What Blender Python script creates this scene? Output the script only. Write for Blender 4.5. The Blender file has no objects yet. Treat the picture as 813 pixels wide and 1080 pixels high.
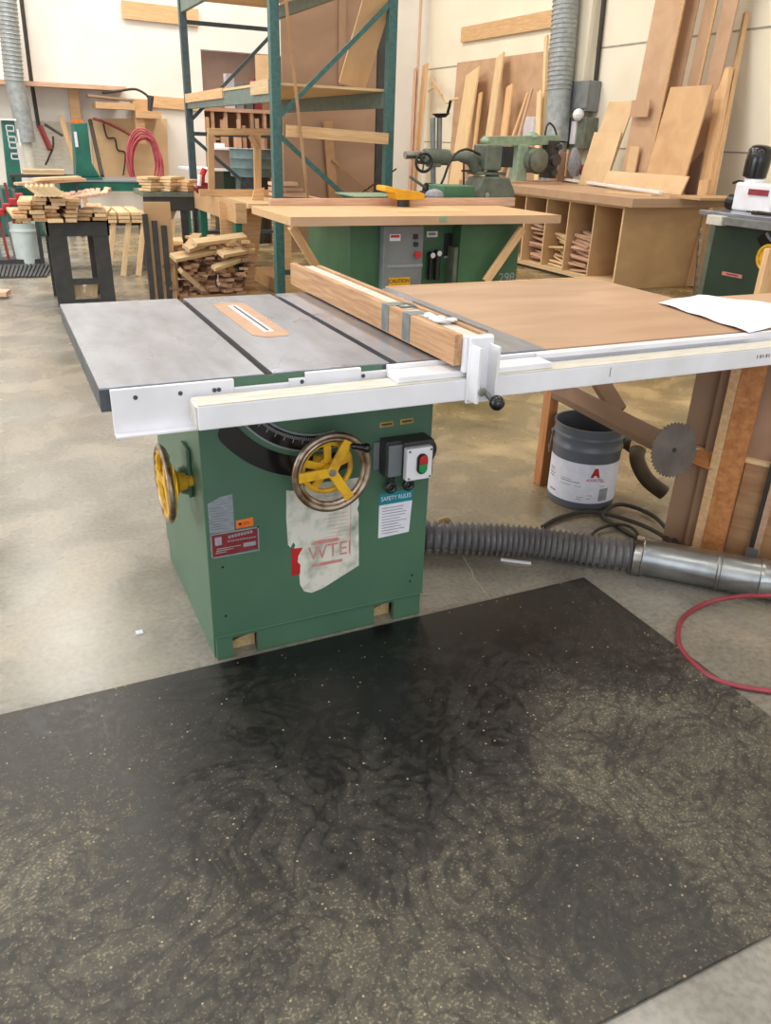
import bpy, bmesh, math, random
from mathutils import Vector, Matrix
C = bpy.context.scene.collection
PI = math.pi
rnd = random.Random(7)
V = Vector

# ------------------------------------------------------------------ materials
def lin(c):
    return tuple(((x/255)/12.92 if x/255 <= .04045 else ((x/255+.055)/1.055)**2.4) for x in c) + (1,)
def newmat(name):
    m = bpy.data.materials.new(name); m.use_nodes = True
    nt = m.node_tree; b = nt.nodes['Principled BSDF']
    return m, nt, b
def N(nt, t, **k):
    n = nt.nodes.new(t)
    for a, v in k.items():
        if a in n.inputs: n.inputs[a].default_value = v
        else: setattr(n, a, v)
    return n
def ramp(nt, src, stops):
    r = nt.nodes.new('ShaderNodeValToRGB')
    el = r.color_ramp.elements
    while len(el) < len(stops): el.new(.5)
    for e, (p, c) in zip(el, stops):
        e.position = p; e.color = c if len(c) == 4 else lin(c)
    nt.links.new(src, r.inputs[0]); return r
def coords(nt, scale=(1,1,1), kind='Object'):
    tc = nt.nodes.new('ShaderNodeTexCoord'); mp = nt.nodes.new('ShaderNodeMapping')
    mp.inputs['Scale'].default_value = scale
    nt.links.new(tc.outputs[kind], mp.inputs[0]); return mp.outputs[0]
def mat(name, c, c2=None, s=8, rough=.5, metal=0, bump=0, st=(1,1,1), lo=.35, hi=.65, coat=0, detail=5):
    m, nt, b = newmat(name)
    c2 = c2 or tuple(max(0, x*.86) for x in c)
    n = N(nt, 'ShaderNodeTexNoise', Scale=s, Detail=detail)
    nt.links.new(coords(nt, st), n.inputs['Vector'])
    r = ramp(nt, n.outputs[0], [(lo, c), (hi, c2)])
    nt.links.new(r.outputs[0], b.inputs['Base Color'])
    b.inputs['Roughness'].default_value = rough; b.inputs['Metallic'].default_value = metal
    b.inputs['Coat Weight'].default_value = coat
    if bump:
        bp = N(nt, 'ShaderNodeBump', Strength=bump, Distance=.01)
        nt.links.new(n.outputs[0], bp.inputs['Height']); nt.links.new(bp.outputs[0], b.inputs['Normal'])
    return m
def wood(name, c, c2, s=5, st=(1, 12, 12), rough=.6, var=.18):
    m, nt, b = newmat(name)
    n = N(nt, 'ShaderNodeTexNoise', Scale=s, Detail=6, Distortion=.6)
    oi = nt.nodes.new('ShaderNodeObjectInfo')
    tc = nt.nodes.new('ShaderNodeTexCoord'); mp = nt.nodes.new('ShaderNodeMapping'); mp.inputs['Scale'].default_value = st
    ad = N(nt, 'ShaderNodeVectorMath', operation='ADD')
    ml = N(nt, 'ShaderNodeMath', operation='MULTIPLY'); ml.inputs[1].default_value = 37
    nt.links.new(oi.outputs['Random'], ml.inputs[0])
    nt.links.new(tc.outputs['Object'], ad.inputs[0]); nt.links.new(ml.outputs[0], ad.inputs[1])
    nt.links.new(ad.outputs[0], mp.inputs[0]); nt.links.new(mp.outputs[0], n.inputs['Vector'])
    r = ramp(nt, n.outputs[0], [(.3, c), (.72, c2)])
    hs = nt.nodes.new('ShaderNodeHueSaturation')
    mr = N(nt, 'ShaderNodeMapRange'); mr.inputs['To Min'].default_value = 1-var; mr.inputs['To Max'].default_value = 1+var
    nt.links.new(oi.outputs['Random'], mr.inputs[0]); nt.links.new(mr.outputs[0], hs.inputs['Value'])
    nt.links.new(r.outputs[0], hs.inputs['Color']); nt.links.new(hs.outputs[0], b.inputs['Base Color'])
    b.inputs['Roughness'].default_value = rough
    return m

M = {}
M['green'] = mat('saw_green', (80,114,90), (70,104,82), s=3, rough=.38, detail=3)
M['green_dk'] = mat('machine_green', (66,106,74), (52,90,60), s=4, rough=.4)
M['motorgreen'] = mat('motor_cover_green', (74,122,86), (64,106,74), s=5, rough=.45)
M['green2'] = mat('dark_green_paint', (44,66,54), (38,58,48), s=4, rough=.4)
M['teal'] = mat('teal_paint', (38,112,96), (30,92,80), s=5, rough=.4)
M['rack'] = mat('rack_paint', (66,106,102), (54,88,86), s=30, rough=.45, lo=.4, hi=.7)
M['rackbeam'] = mat('rack_beam_paint', (112,128,120), (98,114,108), s=20, rough=.5)
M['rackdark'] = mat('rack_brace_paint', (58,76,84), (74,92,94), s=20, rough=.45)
M['black'] = mat('black_plastic', (24,24,26), (34,33,34), s=10, rough=.35)
M['blackgloss'] = mat('black_gloss', (14,14,16), (20,20,22), s=5, rough=.22, coat=.15)
M['rubber'] = mat('black_rubber_cable', (46,40,36), (62,54,46), s=20, rough=.6)
M['steel'] = mat('bright_steel', (196,194,190), (150,146,140), s=18, rough=.28, metal=1)
M['rim'] = mat('worn_rim_steel', (176,160,142), (128,100,76), s=25, rough=.38, metal=.85, lo=.4, hi=.62)
M['grey_m'] = mat('grey_metal', (134,136,136), (112,114,114), s=10, rough=.45, metal=.3)
M['grey'] = mat('grey_paint', (126,130,132), (112,116,118), s=6, rough=.45)
M['dgrey'] = mat('dark_grey_paint', (66,64,62), (54,52,50), s=12, rough=.55)
M['grn_grey'] = mat('grey_green_casting', (112,118,104), (92,98,86), s=12, rough=.5)
M['pale_grn'] = mat('pale_green_arm', (150,172,146), (128,150,128), s=12, rough=.45)
M['yellow'] = mat('yellow_paint', (228,176,28), (176,120,40), s=22, rough=.45, lo=.45, hi=.75)
M['yellow2'] = mat('yellow_guard', (226,170,30), (206,150,24), s=6, rough=.35)
M['white'] = mat('white_paint', (240,239,245), (224,222,224), s=7, rough=.4, lo=.4, hi=.8)
M['cream'] = mat('cream_paint', (216,213,204), (200,194,178), s=12, rough=.5, st=(1,6,6))
M['red'] = mat('red_plastic', (196,44,44), (176,36,38), s=6, rough=.4)
M['pill_green'] = mat('green_button', (30,150,84), s=6, rough=.35)
M['redhose'] = mat('red_air_hose', (158,58,70), (134,48,58), s=12, rough=.4)
M['pinkhose'] = mat('pink_air_hose', (204,96,104), (178,76,86), s=12, rough=.5)
M['orange'] = mat('orange_sticker', (240,124,36), (214,100,30), s=40, rough=.5)
M['plate_red'] = mat('red_brown_plate', (148,54,54), (124,46,50), s=60, rough=.35, metal=.2)
M['silver'] = mat('silver_label', (160,166,174), (134,142,150), s=50, rough=.4, metal=.3, st=(1,1,6))
M['paper'] = mat('paper', (232,230,238), (222,220,230), s=30, rough=.7)
M['print'] = mat('grey_print', (160,160,168), s=30, rough=.7)
M['cyan'] = mat('cyan_header', (20,140,152), (16,126,140), s=20, rough=.5)
M['brass'] = mat('brass_label', (190,160,90), (150,120,60), s=90, rough=.4, metal=.3)
M['tape'] = mat('duct_tape', (132,138,136), (110,116,116), s=30, rough=.4, metal=.3)
M['gal'] = mat('galvanised_duct', (170,172,172), (136,138,140), s=9, rough=.3, metal=.9, lo=.4, hi=.7)
M['flex'] = mat('grey_flex_hose', (126,122,124), (104,100,100), s=12, rough=.45)
M['galwall'] = mat('galvanised_wall_duct', (168,172,172), (142,148,150), s=14, rough=.5, metal=.35)
M['bucket'] = mat('grey_bucket', (104,108,116), (92,96,102), s=6, rough=.35)
M['pail'] = mat('white_pail', (214,222,218), (196,206,202), s=6, rough=.4)
M['drum'] = mat('grey_drum', (104,126,128), (88,108,110), s=6, rough=.4)
M['sawblade'] = mat('saw_blade_steel', (122,112,104), (98,90,84), s=10, rough=.45, metal=.6)
M['brownhose'] = mat('brown_hose', (92,78,58), (74,62,46), s=12, rough=.6)
M['wall'] = mat('white_wall_paint', (238,234,228), (230,226,218), s=1.5, rough=.8)
M['wallcream'] = mat('cream_wall_paint', (240,232,212), (234,224,202), s=1.5, rough=.8)
M['wallbrown'] = mat('brown_nook_wall', (150,122,104), (130,104,90), s=2, rough=.8)
M['joint'] = mat('grey_wall_joint', (168,164,150), s=8, rough=.7)
M['crack'] = mat('crack_fill', (178,172,158), s=60, rough=.8)
M['ceiling'] = mat('ceiling_white', (226,226,222), s=2, rough=.8)
M['dust'] = mat('sawdust', (206,178,128), (180,150,104), s=120, rough=.9, bump=.4)
M['plank'] = wood('pine_plank', (222,184,138), (196,152,106))
M['plankl'] = wood('light_plank', (232,204,160), (210,174,128))
M['pinkpl'] = wood('pink_plank', (216,178,150), (190,148,122))
M['offcut'] = wood('reddish_offcut', (186,144,112), (142,104,80), var=.35)
M['mdf'] = wood('tan_board', (204,166,122), (186,146,104), s=2, st=(1,2,2), var=.06)
M['mdfl'] = wood('light_tan_board', (222,190,148), (206,172,130), s=2, st=(1,2,2), var=.06)
M['mdfp'] = wood('pinkish_board', (200,164,132), (182,146,114), s=2, st=(1,2,2), var=.06)
M['brownb'] = wood('brown_hardboard', (168,134,108), (146,114,90), s=1.2, st=(1,2,2), var=.04)
M['rough_ply'] = wood('plywood', (184,144,104), (158,116,80), s=4, st=(1, 1, 8), var=.08)
M['ext'] = wood('extension_board', (194,158,128), (170,134,104), s=2.2, st=(1,3,3), rough=.42, var=0)
M['fencew'] = wood('fence_wood', (204,162,120), (164,118,82), s=6, st=(10,1,14), var=.04)
M['post'] = wood('orange_stud', (206,142,86), (170,104,58), s=5, st=(1,9,9), var=.05)
M['throat'] = mat('throat_plate', (196,156,126), (184,142,112), s=12, rough=.5)

M['faded'] = mat('faded_red_print', (206,118,114), (200,150,140), s=40, rough=.6)

# table top: ground cast iron
m, nt, b = newmat('cast_iron_top'); M['iron'] = m
n1 = N(nt, 'ShaderNodeTexNoise', Scale=2.6, Detail=4); nt.links.new(coords(nt), n1.inputs['Vector'])
n2 = N(nt, 'ShaderNodeTexNoise', Scale=14, Detail=6); nt.links.new(coords(nt, (1.6, .5, 1)), n2.inputs['Vector'])
mx = N(nt, 'ShaderNodeMath', operation='ADD'); nt.links.new(n1.outputs[0], mx.inputs[0]); nt.links.new(n2.outputs[0], mx.inputs[1])
r = ramp(nt, mx.outputs[0], [(.38, (168,174,188)), (.66, (138,140,148))])
mh = N(nt, 'ShaderNodeMath', operation='MULTIPLY'); mh.inputs[1].default_value = .5
nt.links.new(mx.outputs[0], mh.inputs[0]); nt.links.new(mh.outputs[0], r.inputs[0])
nt.links.new(r.outputs[0], b.inputs['Base Color']); b.inputs['Metallic'].default_value = .75
rr = ramp(nt, n1.outputs[0], [(.3, (.24,.24,.24,1)), (.7, (.36,.36,.36,1))]); nt.links.new(rr.outputs[0], b.inputs['Roughness'])
M['iron_side'] = mat('cast_iron_side', (92,96,100), (76,78,82), s=20, rough=.5, metal=.5)
M['groove'] = mat('slot_groove', (52,44,40), (66,56,50), s=20, rough=.7)

# concrete floor
m, nt, b = newmat('concrete_floor'); M['floor'] = m
co = coords(nt)
nA = N(nt, 'ShaderNodeTexNoise', Scale=.55, Detail=5, Distortion=.7); nt.links.new(co, nA.inputs['Vector'])
nB = N(nt, 'ShaderNodeTexNoise', Scale=3.2, Detail=9, Distortion=.5); nt.links.new(co, nB.inputs['Vector'])
nC = N(nt, 'ShaderNodeTexNoise', Scale=60, Detail=4); nt.links.new(co, nC.inputs['Vector'])
rA = ramp(nt, nB.outputs[0], [(.3, (134,130,122)), (.5, (150,146,138)), (.72, (166,161,151))])
rB = ramp(nt, nB.outputs[0], [(.28, (112,98,70)), (.5, (144,124,86)), (.68, (188,162,114))])
# sawdust yellows the floor around the saws (a worn-in zone right of x = 0.9)
sx = nt.nodes.new('ShaderNodeSeparateXYZ'); nt.links.new(co, sx.inputs[0])
mp1 = N(nt, 'ShaderNodeMapRange'); nt.links.new(sx.outputs[0], mp1.inputs[0])
mp1.inputs['From Min'].default_value = .6; mp1.inputs['From Max'].default_value = 2.0
mp1.inputs['To Min'].default_value = .0; mp1.inputs['To Max'].default_value = .8
mp2 = N(nt, 'ShaderNodeMapRange'); nt.links.new(sx.outputs[1], mp2.inputs[0])
mp2.inputs['From Min'].default_value = 1.8; mp2.inputs['From Max'].default_value = 2.35
mp2.inputs['To Min'].default_value = .12; mp2.inputs['To Max'].default_value = 1
mm = N(nt, 'ShaderNodeMath', operation='MULTIPLY'); nt.links.new(mp1.outputs[0], mm.inputs[0]); nt.links.new(mp2.outputs[0], mm.inputs[1])
ma = N(nt, 'ShaderNodeMath', operation='ADD'); nt.links.new(mm.outputs[0], ma.inputs[0])
rN = ramp(nt, nA.outputs[0], [(.42, (0,0,0,1)), (.72, (.5,.5,.5,1))]); nt.links.new(rN.outputs[0], ma.inputs[1])
mix = nt.nodes.new('ShaderNodeMix'); mix.data_type = 'RGBA'; mix.clamp_factor = True
nt.links.new(ma.outputs[0], mix.inputs[0]); nt.links.new(rA.outputs[0], mix.inputs[6]); nt.links.new(rB.outputs[0], mix.inputs[7])
mix2 = nt.nodes.new('ShaderNodeMix'); mix2.data_type = 'RGBA'; mix2.blend_type = 'MULTIPLY'; mix2.inputs[0].default_value = 1
rC = ramp(nt, nC.outputs[0], [(.3, (222,222,222)), (.6, (255,255,255))])
nt.links.new(mix.outputs[2], mix2.inputs[6]); nt.links.new(rC.outputs[0], mix2.inputs[7])
nt.links.new(mix2.outputs[2], b.inputs['Base Color'])
rr = ramp(nt, nB.outputs[0], [(.3, (.18,.18,.18,1)), (.7, (.34,.34,.34,1))]); nt.links.new(rr.outputs[0], b.inputs['Roughness'])

# rubber mat with trodden sawdust
m, nt, b = newmat('dusty_rubber_mat'); M['mat'] = m
co = coords(nt)
d1 = N(nt, 'ShaderNodeTexNoise', Scale=1.7, Detail=8, Distortion=1.1); nt.links.new(co, d1.inputs['Vector'])
d2 = N(nt, 'ShaderNodeTexNoise', Scale=170, Detail=3); nt.links.new(co, d2.inputs['Vector'])
d4 = N(nt, 'ShaderNodeTexNoise', Scale=38, Detail=7, Distortion=.8); nt.links.new(co, d4.inputs['Vector'])
d5 = N(nt, 'ShaderNodeTexNoise', Scale=4.5, Detail=7, Distortion=3.2); nt.links.new(co, d5.inputs['Vector'])
d3 = N(nt, 'ShaderNodeTexVoronoi', Scale=70, feature='F1'); nt.links.new(coords(nt, (1, 1, .01)), d3.inputs['Vector'])
# less dust near the saw; the saw's shadow is painted in with it
dist = N(nt, 'ShaderNodeVectorMath', operation='DISTANCE'); mp_ = nt.nodes.new('ShaderNodeMapping'); mp_.inputs['Scale'].default_value = (1, 1.15, 0)
nt.links.new(co, mp_.inputs[0]); nt.links.new(mp_.outputs[0], dist.inputs[0]); dist.inputs[1].default_value = (.62, .72, 0)
cl = N(nt, 'ShaderNodeMapRange', clamp=True); nt.links.new(dist.outputs['Value'], cl.inputs[0])
cl.inputs['From Min'].default_value = .25; cl.inputs['From Max'].default_value = 1.05
cl.inputs['To Min'].default_value = -.11; cl.inputs['To Max'].default_value = .135
def add(a, b_, k=1.0):
    n_ = N(nt, 'ShaderNodeMath', operation='MULTIPLY_ADD'); nt.links.new(a, n_.inputs[0]); n_.inputs[1].default_value = k; nt.links.new(b_, n_.inputs[2]); return n_.outputs[0]
base_ = add(d1.outputs[0], cl.outputs[0], .62)          # about .2 to .6
rid = N(nt, 'ShaderNodeMath', operation='SUBTRACT'); nt.links.new(d5.outputs[0], rid.inputs[0]); rid.inputs[1].default_value = .5
rab = N(nt, 'ShaderNodeMath', operation='ABSOLUTE'); nt.links.new(rid.outputs[0], rab.inputs[0])
rcl = ramp(nt, rab.outputs[0], [(0, (0,0,0,1)), (.06, (1,1,1,1))])
bb = add(d4.outputs[0], base_, .35)
bb = add(rcl.outputs[0], bb, .11)
film = ramp(nt, bb, [(.46, (26,26,26)), (.64, (52,50,46)), (.90, (98,93,81))])
th0 = add(bb, d2.outputs[0], .55)
th_ = N(nt, 'ShaderNodeMath', operation='MULTIPLY'); nt.links.new(th0, th_.inputs[0]); th_.inputs[1].default_value = .8
th = th_.outputs[0]
sp = ramp(nt, th, [(.77, (0,0,0,1)), (.89, (.85,.85,.85,1))])
v = ramp(nt, d3.outputs['Distance'], [(.12, (1,1,1,1)), (.2, (0,0,0,1))])
vr = ramp(nt, d3.outputs['Color'], [(.80, (0,0,0,1)), (.82, (1,1,1,1))])
vm = N(nt, 'ShaderNodeMath', operation='MULTIPLY'); nt.links.new(v.outputs[0], vm.inputs[0]); nt.links.new(vr.outputs[0], vm.inputs[1])
mix = nt.nodes.new('ShaderNodeMix'); mix.data_type = 'RGBA'
nt.links.new(sp.outputs[0], mix.inputs[0]); nt.links.new(film.outputs[0], mix.inputs[6]); mix.inputs[7].default_value = lin((140,130,108))
mixb = nt.nodes.new('ShaderNodeMix'); mixb.data_type = 'RGBA'
nt.links.new(vm.outputs[0], mixb.inputs[0]); nt.links.new(mix.outputs[2], mixb.inputs[6]); mixb.inputs[7].default_value = lin((176,160,126))
nt.links.new(mixb.outputs[2], b.inputs['Base Color'])
rr = ramp(nt, bb, [(.4, (.28,.28,.28,1)), (.7, (.55,.55,.55,1))]); nt.links.new(rr.outputs[0], b.inputs['Roughness'])

# peeled sticker: dirty white with green showing through
M['peel'] = mat('peeled_sticker', (222,218,206), (120,142,120), s=18, rough=.6, lo=.46, hi=.78, detail=8)

# ------------------------------------------------------------------ geometry helpers
class B:
    def __init__(s): s.bm = bmesh.new()
    def box(s, x0, x1, y0, y1, z0, z1):
        v = [s.bm.verts.new(p) for p in ((x0,y0,z0),(x1,y0,z0),(x1,y1,z0),(x0,y1,z0),(x0,y0,z1),(x1,y0,z1),(x1,y1,z1),(x0,y1,z1))]
        for f in ((0,3,2,1),(4,5,6,7),(0,1,5,4),(1,2,6,5),(2,3,7,6),(3,0,4,7)): s.bm.faces.new([v[i] for i in f])
        return s
    def bar(s, p, q, w, t, n=(0,0,1)):
        p, q = V(p), V(q); d = (q-p).normalized(); n = V(n); n = (n - d*n.dot(d)).normalized(); a = d.cross(n)
        v = []
        for e in (p, q):
            for i, j in ((-1,-1),(1,-1),(1,1),(-1,1)): v.append(s.bm.verts.new(e + a*(w/2*i) + n*(t/2*j)))
        for f in ((3,2,1,0),(4,5,6,7),(0,1,5,4),(1,2,6,5),(2,3,7,6),(3,0,4,7)): s.bm.faces.new([v[i] for i in f])
        return s
    def ringv(s, c, a, b_, r, seg): return [s.bm.verts.new(V(c) + a*(math.cos(2*PI*i/seg)*r) + b_*(math.sin(2*PI*i/seg)*r)) for i in range(seg)]
    def frame(s, d):
        d = V(d).normalized(); u = V((0,0,1)) if abs(d.z) < .9 else V((1,0,0))
        a = d.cross(u).normalized(); return a, d.cross(a).normalized()
    def cyl(s, p, q, r, r2=None, seg=24, caps=True):
        r2 = r if r2 is None else r2
        return s.lathe([(r, 0), (r2, 1)], p, q, seg, caps)
    def lathe(s, prof, p, q, seg=32, caps=True):
        "prof: (radius, fraction along p-q)"
        p, q = V(p), V(q); a, b_ = s.frame(q-p); last = None; first = None
        for r, t in prof:
            ring = s.ringv(p + (q-p)*t, a, b_, max(r, 1e-4), seg)
            if last:
                for i in range(seg): s.bm.faces.new((last[i], last[(i+1)%seg], ring[(i+1)%seg], ring[i]))
            else: first = ring
            last = ring
        if caps: s.bm.faces.new(first[::-1]); s.bm.faces.new(last)
        return s
    def tube(s, pts, r, seg=10, closed=False, rf=None):
        pts = [V(p) for p in pts]; n = len(pts); rings = []
        d0 = (pts[1]-pts[0]).normalized(); a, b_ = s.frame(d0)
        for i in range(n):
            if closed: d = (pts[(i+1)%n]-pts[i-1]).normalized()
            else: d = (pts[min(i+1,n-1)]-pts[max(i-1,0)]).normalized()
            a = (a - d*a.dot(d)).normalized(); b_ = d.cross(a)
            rings.append(s.ringv(pts[i], a, b_, rf(i) if rf else r, seg))
        rng = range(n if closed else n-1)
        for k in rng:
            A, Bb = rings[k], rings[(k+1)%n]
            for i in range(seg): s.bm.faces.new((A[i], A[(i+1)%seg], Bb[(i+1)%seg], Bb[i]))
        if not closed: s.bm.faces.new(rings[0][::-1]); s.bm.faces.new(rings[-1])
        return s
    def torus(s, c, axis, R, r, seg=40, rs=10, sq=1):
        a, b_ = s.frame(axis); c = V(c)
        return s.tube([c + a*(R*math.cos(2*PI*i/seg)) + b_*(R*math.sin(2*PI*i/seg)) for i in range(seg)], r, rs, True)
    def prism(s, poly, vec):
        A = [s.bm.verts.new(V(p)) for p in poly]; Bb = [s.bm.verts.new(V(p)+V(vec)) for p in poly]; n = len(poly)
        s.bm.faces.new(A[::-1]); s.bm.faces.new(Bb)
        for i in range(n): s.bm.faces.new((A[i], A[(i+1)%n], Bb[(i+1)%n], Bb[i]))
        return s
    def sph(s, c, r, seg=16):
        r = r if isinstance(r, tuple) else (r, r, r)
        bmesh.ops.create_uvsphere(s.bm, u_segments=seg, v_segments=max(6, seg//2), radius=1, matrix=Matrix.Translation(c) @ Matrix.Diagonal((*r, 1)))
        return s
    def rot(s, M4):
        bmesh.ops.transform(s.bm, matrix=M4, verts=s.bm.verts); return s
    def build(s, name, m, parent=None, bevel=0, smooth=None, origin=True):
        bmesh.ops.recalc_face_normals(s.bm, faces=s.bm.faces)
        if origin:
            xs = [v.co for v in s.bm.verts]
            c = V([(min(v[i] for v in xs)+max(v[i] for v in xs))/2 for i in range(3)])
            for v in s.bm.verts: v.co -= c
        else: c = V((0,0,0))
        me = bpy.data.meshes.new(name); s.bm.to_mesh(me); s.bm.free()
        me.materials.append(M[m] if isinstance(m, str) else m)
        if smooth:
            for p in me.polygons: p.use_smooth = True
            try: me.set_sharp_from_angle(angle=math.radians(38))
            except Exception: pass
        o = bpy.data.objects.new(name, me); C.objects.link(o); o.location = c
        if parent: attach(o, parent)
        if bevel:
            md = o.modifiers.new('bevel', 'BEVEL'); md.width = bevel; md.segments = 2; md.limit_method = 'ANGLE'
        return o
WPOS = {}
def attach(o, parent):
    o.parent = parent
    o.matrix_parent_inverse = wm(parent).inverted()
def wm(o):
    m = o.matrix_basis if False else (Matrix.Translation(o.location) @ o.rotation_euler.to_matrix().to_4x4())
    return (wm(o.parent) @ o.matrix_parent_inverse @ m) if o.parent else m
def tag(o, label=None, cat=None, group=None, kind=None):
    if label: o['label'] = label
    if cat: o['category'] = cat
    if group: o['group'] = group
    if kind: o['kind'] = kind
    return o
def thing(name, label, cat, loc=(0,0,0), group=None):
    o = bpy.data.objects.new(name, None); C.objects.link(o); o.location = loc; o.empty_display_size = .05
    return tag(o, label, cat, group)
def struct(o): o['kind'] = 'structure'; return o
def plank(name, p, q, w, t, m, n=(0,0,1), parent=None, ends=0):
    "board from p to q, width w, thickness t along n; its own local axes so the grain follows it"
    p, q = V(p), V(q); d = (q-p); L = d.length; d.normalize(); n = V(n); n = (n - d*n.dot(d)).normalized(); a = n.cross(d)
    o = B().box(-L/2, L/2, -w/2, w/2, -t/2, t/2).build(name, m, bevel=min(w, t)*.06)
    R = Matrix((d, a, n)).transposed(); o.rotation_euler = R.to_euler(); o.location = (p+q)/2
    if parent: attach(o, parent)
    return o
def dupe(o, loc, rot=None, label=None, group=None, parent=None):
    c = o.copy(); C.objects.link(c); c.location = loc
    if rot: c.rotation_euler = rot
    if label: c['label'] = label
    if group: c['group'] = group
    for ch in list(o.children):
        k = ch.copy(); C.objects.link(k); k.parent = c
        for g in list(ch.children):
            h = g.copy(); C.objects.link(h); h.parent = k
    return c
def down(p, q, z=0):
    "extend the line q-p beyond p to height z"
    p, q = V(p), V(q); return p + (p-q)*((p.z-z)/(q.z-p.z))
def text(s, name, size, loc, rot, m, parent=None, ext=.0004, align='CENTER', sx=1):
    cu = bpy.data.curves.new(name, 'FONT'); cu.body = s; cu.size = size; cu.extrude = ext; cu.align_x = align; cu.align_y = 'CENTER'
    t = bpy.data.objects.new(name, cu); C.objects.link(t)
    bpy.context.view_layer.update()
    me = bpy.data.meshes.new_from_object(t.evaluated_get(bpy.context.evaluated_depsgraph_get()))
    bpy.data.objects.remove(t); me.materials.clear(); me.materials.append(M[m])
    o = bpy.data.objects.new(name, me); C.objects.link(o); o.location = loc; o.rotation_euler = rot; o.scale = (sx, 1, 1)
    bpy.context.view_layer.update()
    if parent: attach(o, parent)
    return o
def spline(pts, n=12, closed=False):
    P = [V(p) for p in pts]; out = []; N_ = len(P)
    for i in range(N_ if closed else N_-1):
        g = (lambda k: P[k % N_]) if closed else (lambda k: P[min(max(k, 0), N_-1)])
        a, b_, c, d = g(i-1), g(i), g(i+1), g(i+2)
        for k in range(n):
            t = k/n
            out.append(.5*((2*b_)+(c-a)*t+(2*a-5*b_+4*c-d)*t*t+(3*b_-a-3*c+d)*t**3))
    if not closed: out.append(P[-1])
    return out
FR = (PI/2, 0, 0)   # text facing -Y

# ------------------------------------------------------------------ setting
XR, YB, XL, YF, H = 7.7, 14.7, -7.0, -6.0, 6.4
struct(B().box(XL, XR, YF, YB+2.6, -.1, 0).build('floor', 'floor', origin=False))
struct(B().box(XR, XR+.2, YF, YB, 0, H).build('wall_right', 'wallcream'))
# back wall with a storage opening
ox0, ox1, oz = 3.50, 5.10, 2.60
w = B().box(XL, ox0, YB, YB+.2, 0, H).box(ox1, XR+.2, YB, YB+.2, 0, H).box(ox0, ox1, YB, YB+.2, oz, H)
struct(w.build('wall_back', 'wall'))
struct(B().box(ox0-.6, ox1+.6, YB+2.4, YB+2.6, 0, 3).build('wall_nook_back', 'wallbrown'))
struct(B().box(ox0-.6, ox0-.5, YB+.2, YB+2.4, 0, 3).build('wall_nook_left', 'wallbrown'))
struct(B().box(ox1+.5, ox1+.6, YB+.2, YB+2.4, 0, 3).build('wall_nook_right', 'wallbrown'))
struct(B().box(XL-.2, XL, YF, 1, 0, H).box(XL-.2, XL, 7, YB, 0, H).box(XL-.2, XL, 1, 7, 4.2, H).build('wall_left', 'wall'))
struct(B().box(XL, XR, YF, YB+.2, H, H+.15).build('ceiling', 'ceiling'))
# seams in the right wall panels
struct(B().box(XR-.006, XR, 2, YB, 2.545, 2.565).build('trim_1', 'joint'))
struct(B().box(XR-.006, XR, 2, YB, 1.345, 1.36).build('trim_2', 'joint'))

b = B(); ck = [V((1.350, 2.129, 0.000)), V((1.330, 2.046, 0.000)), V((1.321, 2.006, 0.000)), V((1.304, 1.971, 0.000)), V((1.295, 1.900, 0.000)), V((1.282, 1.814, 0.000))]
for k in range(5): b.bar(ck[k]+V((0, 0, .0003)), ck[k+1]+V((0, 0, .0003)), .004, .0006)
o = struct(b.build('floor_crack', 'crack'))
# ------------------------------------------------------------------ rubber mat
o = B().box(-1.25, 1.655, .578, 1.815, 0, .009).build('floor_mat', 'mat', bevel=.002)
tag(o, 'large black rubber floor mat dusted with sawdust in front of the saw', 'mat')

# ------------------------------------------------------------------ the table saw
CX0, CX1, CY0, CY1, CZ = .374, 1.030, 1.835, 2.49, .81
saw = thing('table_saw', 'big green table saw with cast iron top, yellow handwheels and white rails in the foreground', 'table saw', (.70, 2.16, 0))
b = B().box(CX0, CX1, CY0, CY1, .078, CZ)
b.box(CX0+.006, CX1+.004, CY0-.003, CY0+.02, .078, .082)
cab = b.build('cabinet', 'green', saw, bevel=.006)
b = B()                                   # base skirt with two fork openings
for x0, x1 in ((CX0+.008, .428), (.50, .868), (.935, CX1-.004)): b.box(x0, x1, CY0+.004, CY0+.02, 0, .078)
b.box(CX0+.004, CX0+.016, CY0+.02, CY1, 0, .078).box(CX1-.016, CX1-.004, CY0+.02, CY1, 0, .078).box(CX0+.02, CX1-.02, CY1-.02, CY1-.006, 0, .078)
b.box(.428, .50, CY0+.004, CY0+.02, .066, .078).box(.868, .935, CY0+.004, CY0+.02, .066, .078)
b.build('base_skirt', 'green', saw)
for x0, x1 in ((.425, .503), (.865, .938)):
    bm = B(); bm.prism([(x0, CY0+.045, 0), (x1, CY0+.045, 0), (x1, CY0+.045, .04), (x0+.04, CY0+.045, .034), (x0, CY0+.045, .022)], (0, .05, 0)); o = bm.build('sawdust_heap', 'dust', saw)
    o['label'] = 'pale sawdust packed in the base opening'
for (x, z) in ((.4125, .30), (.412, .145), (.985, .13), (.99, .15)):
    B().cyl((x, CY0-.001, z), (x, CY0+.004, z), .0035, seg=10).build('bolt_hole', 'black', cab)
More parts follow.
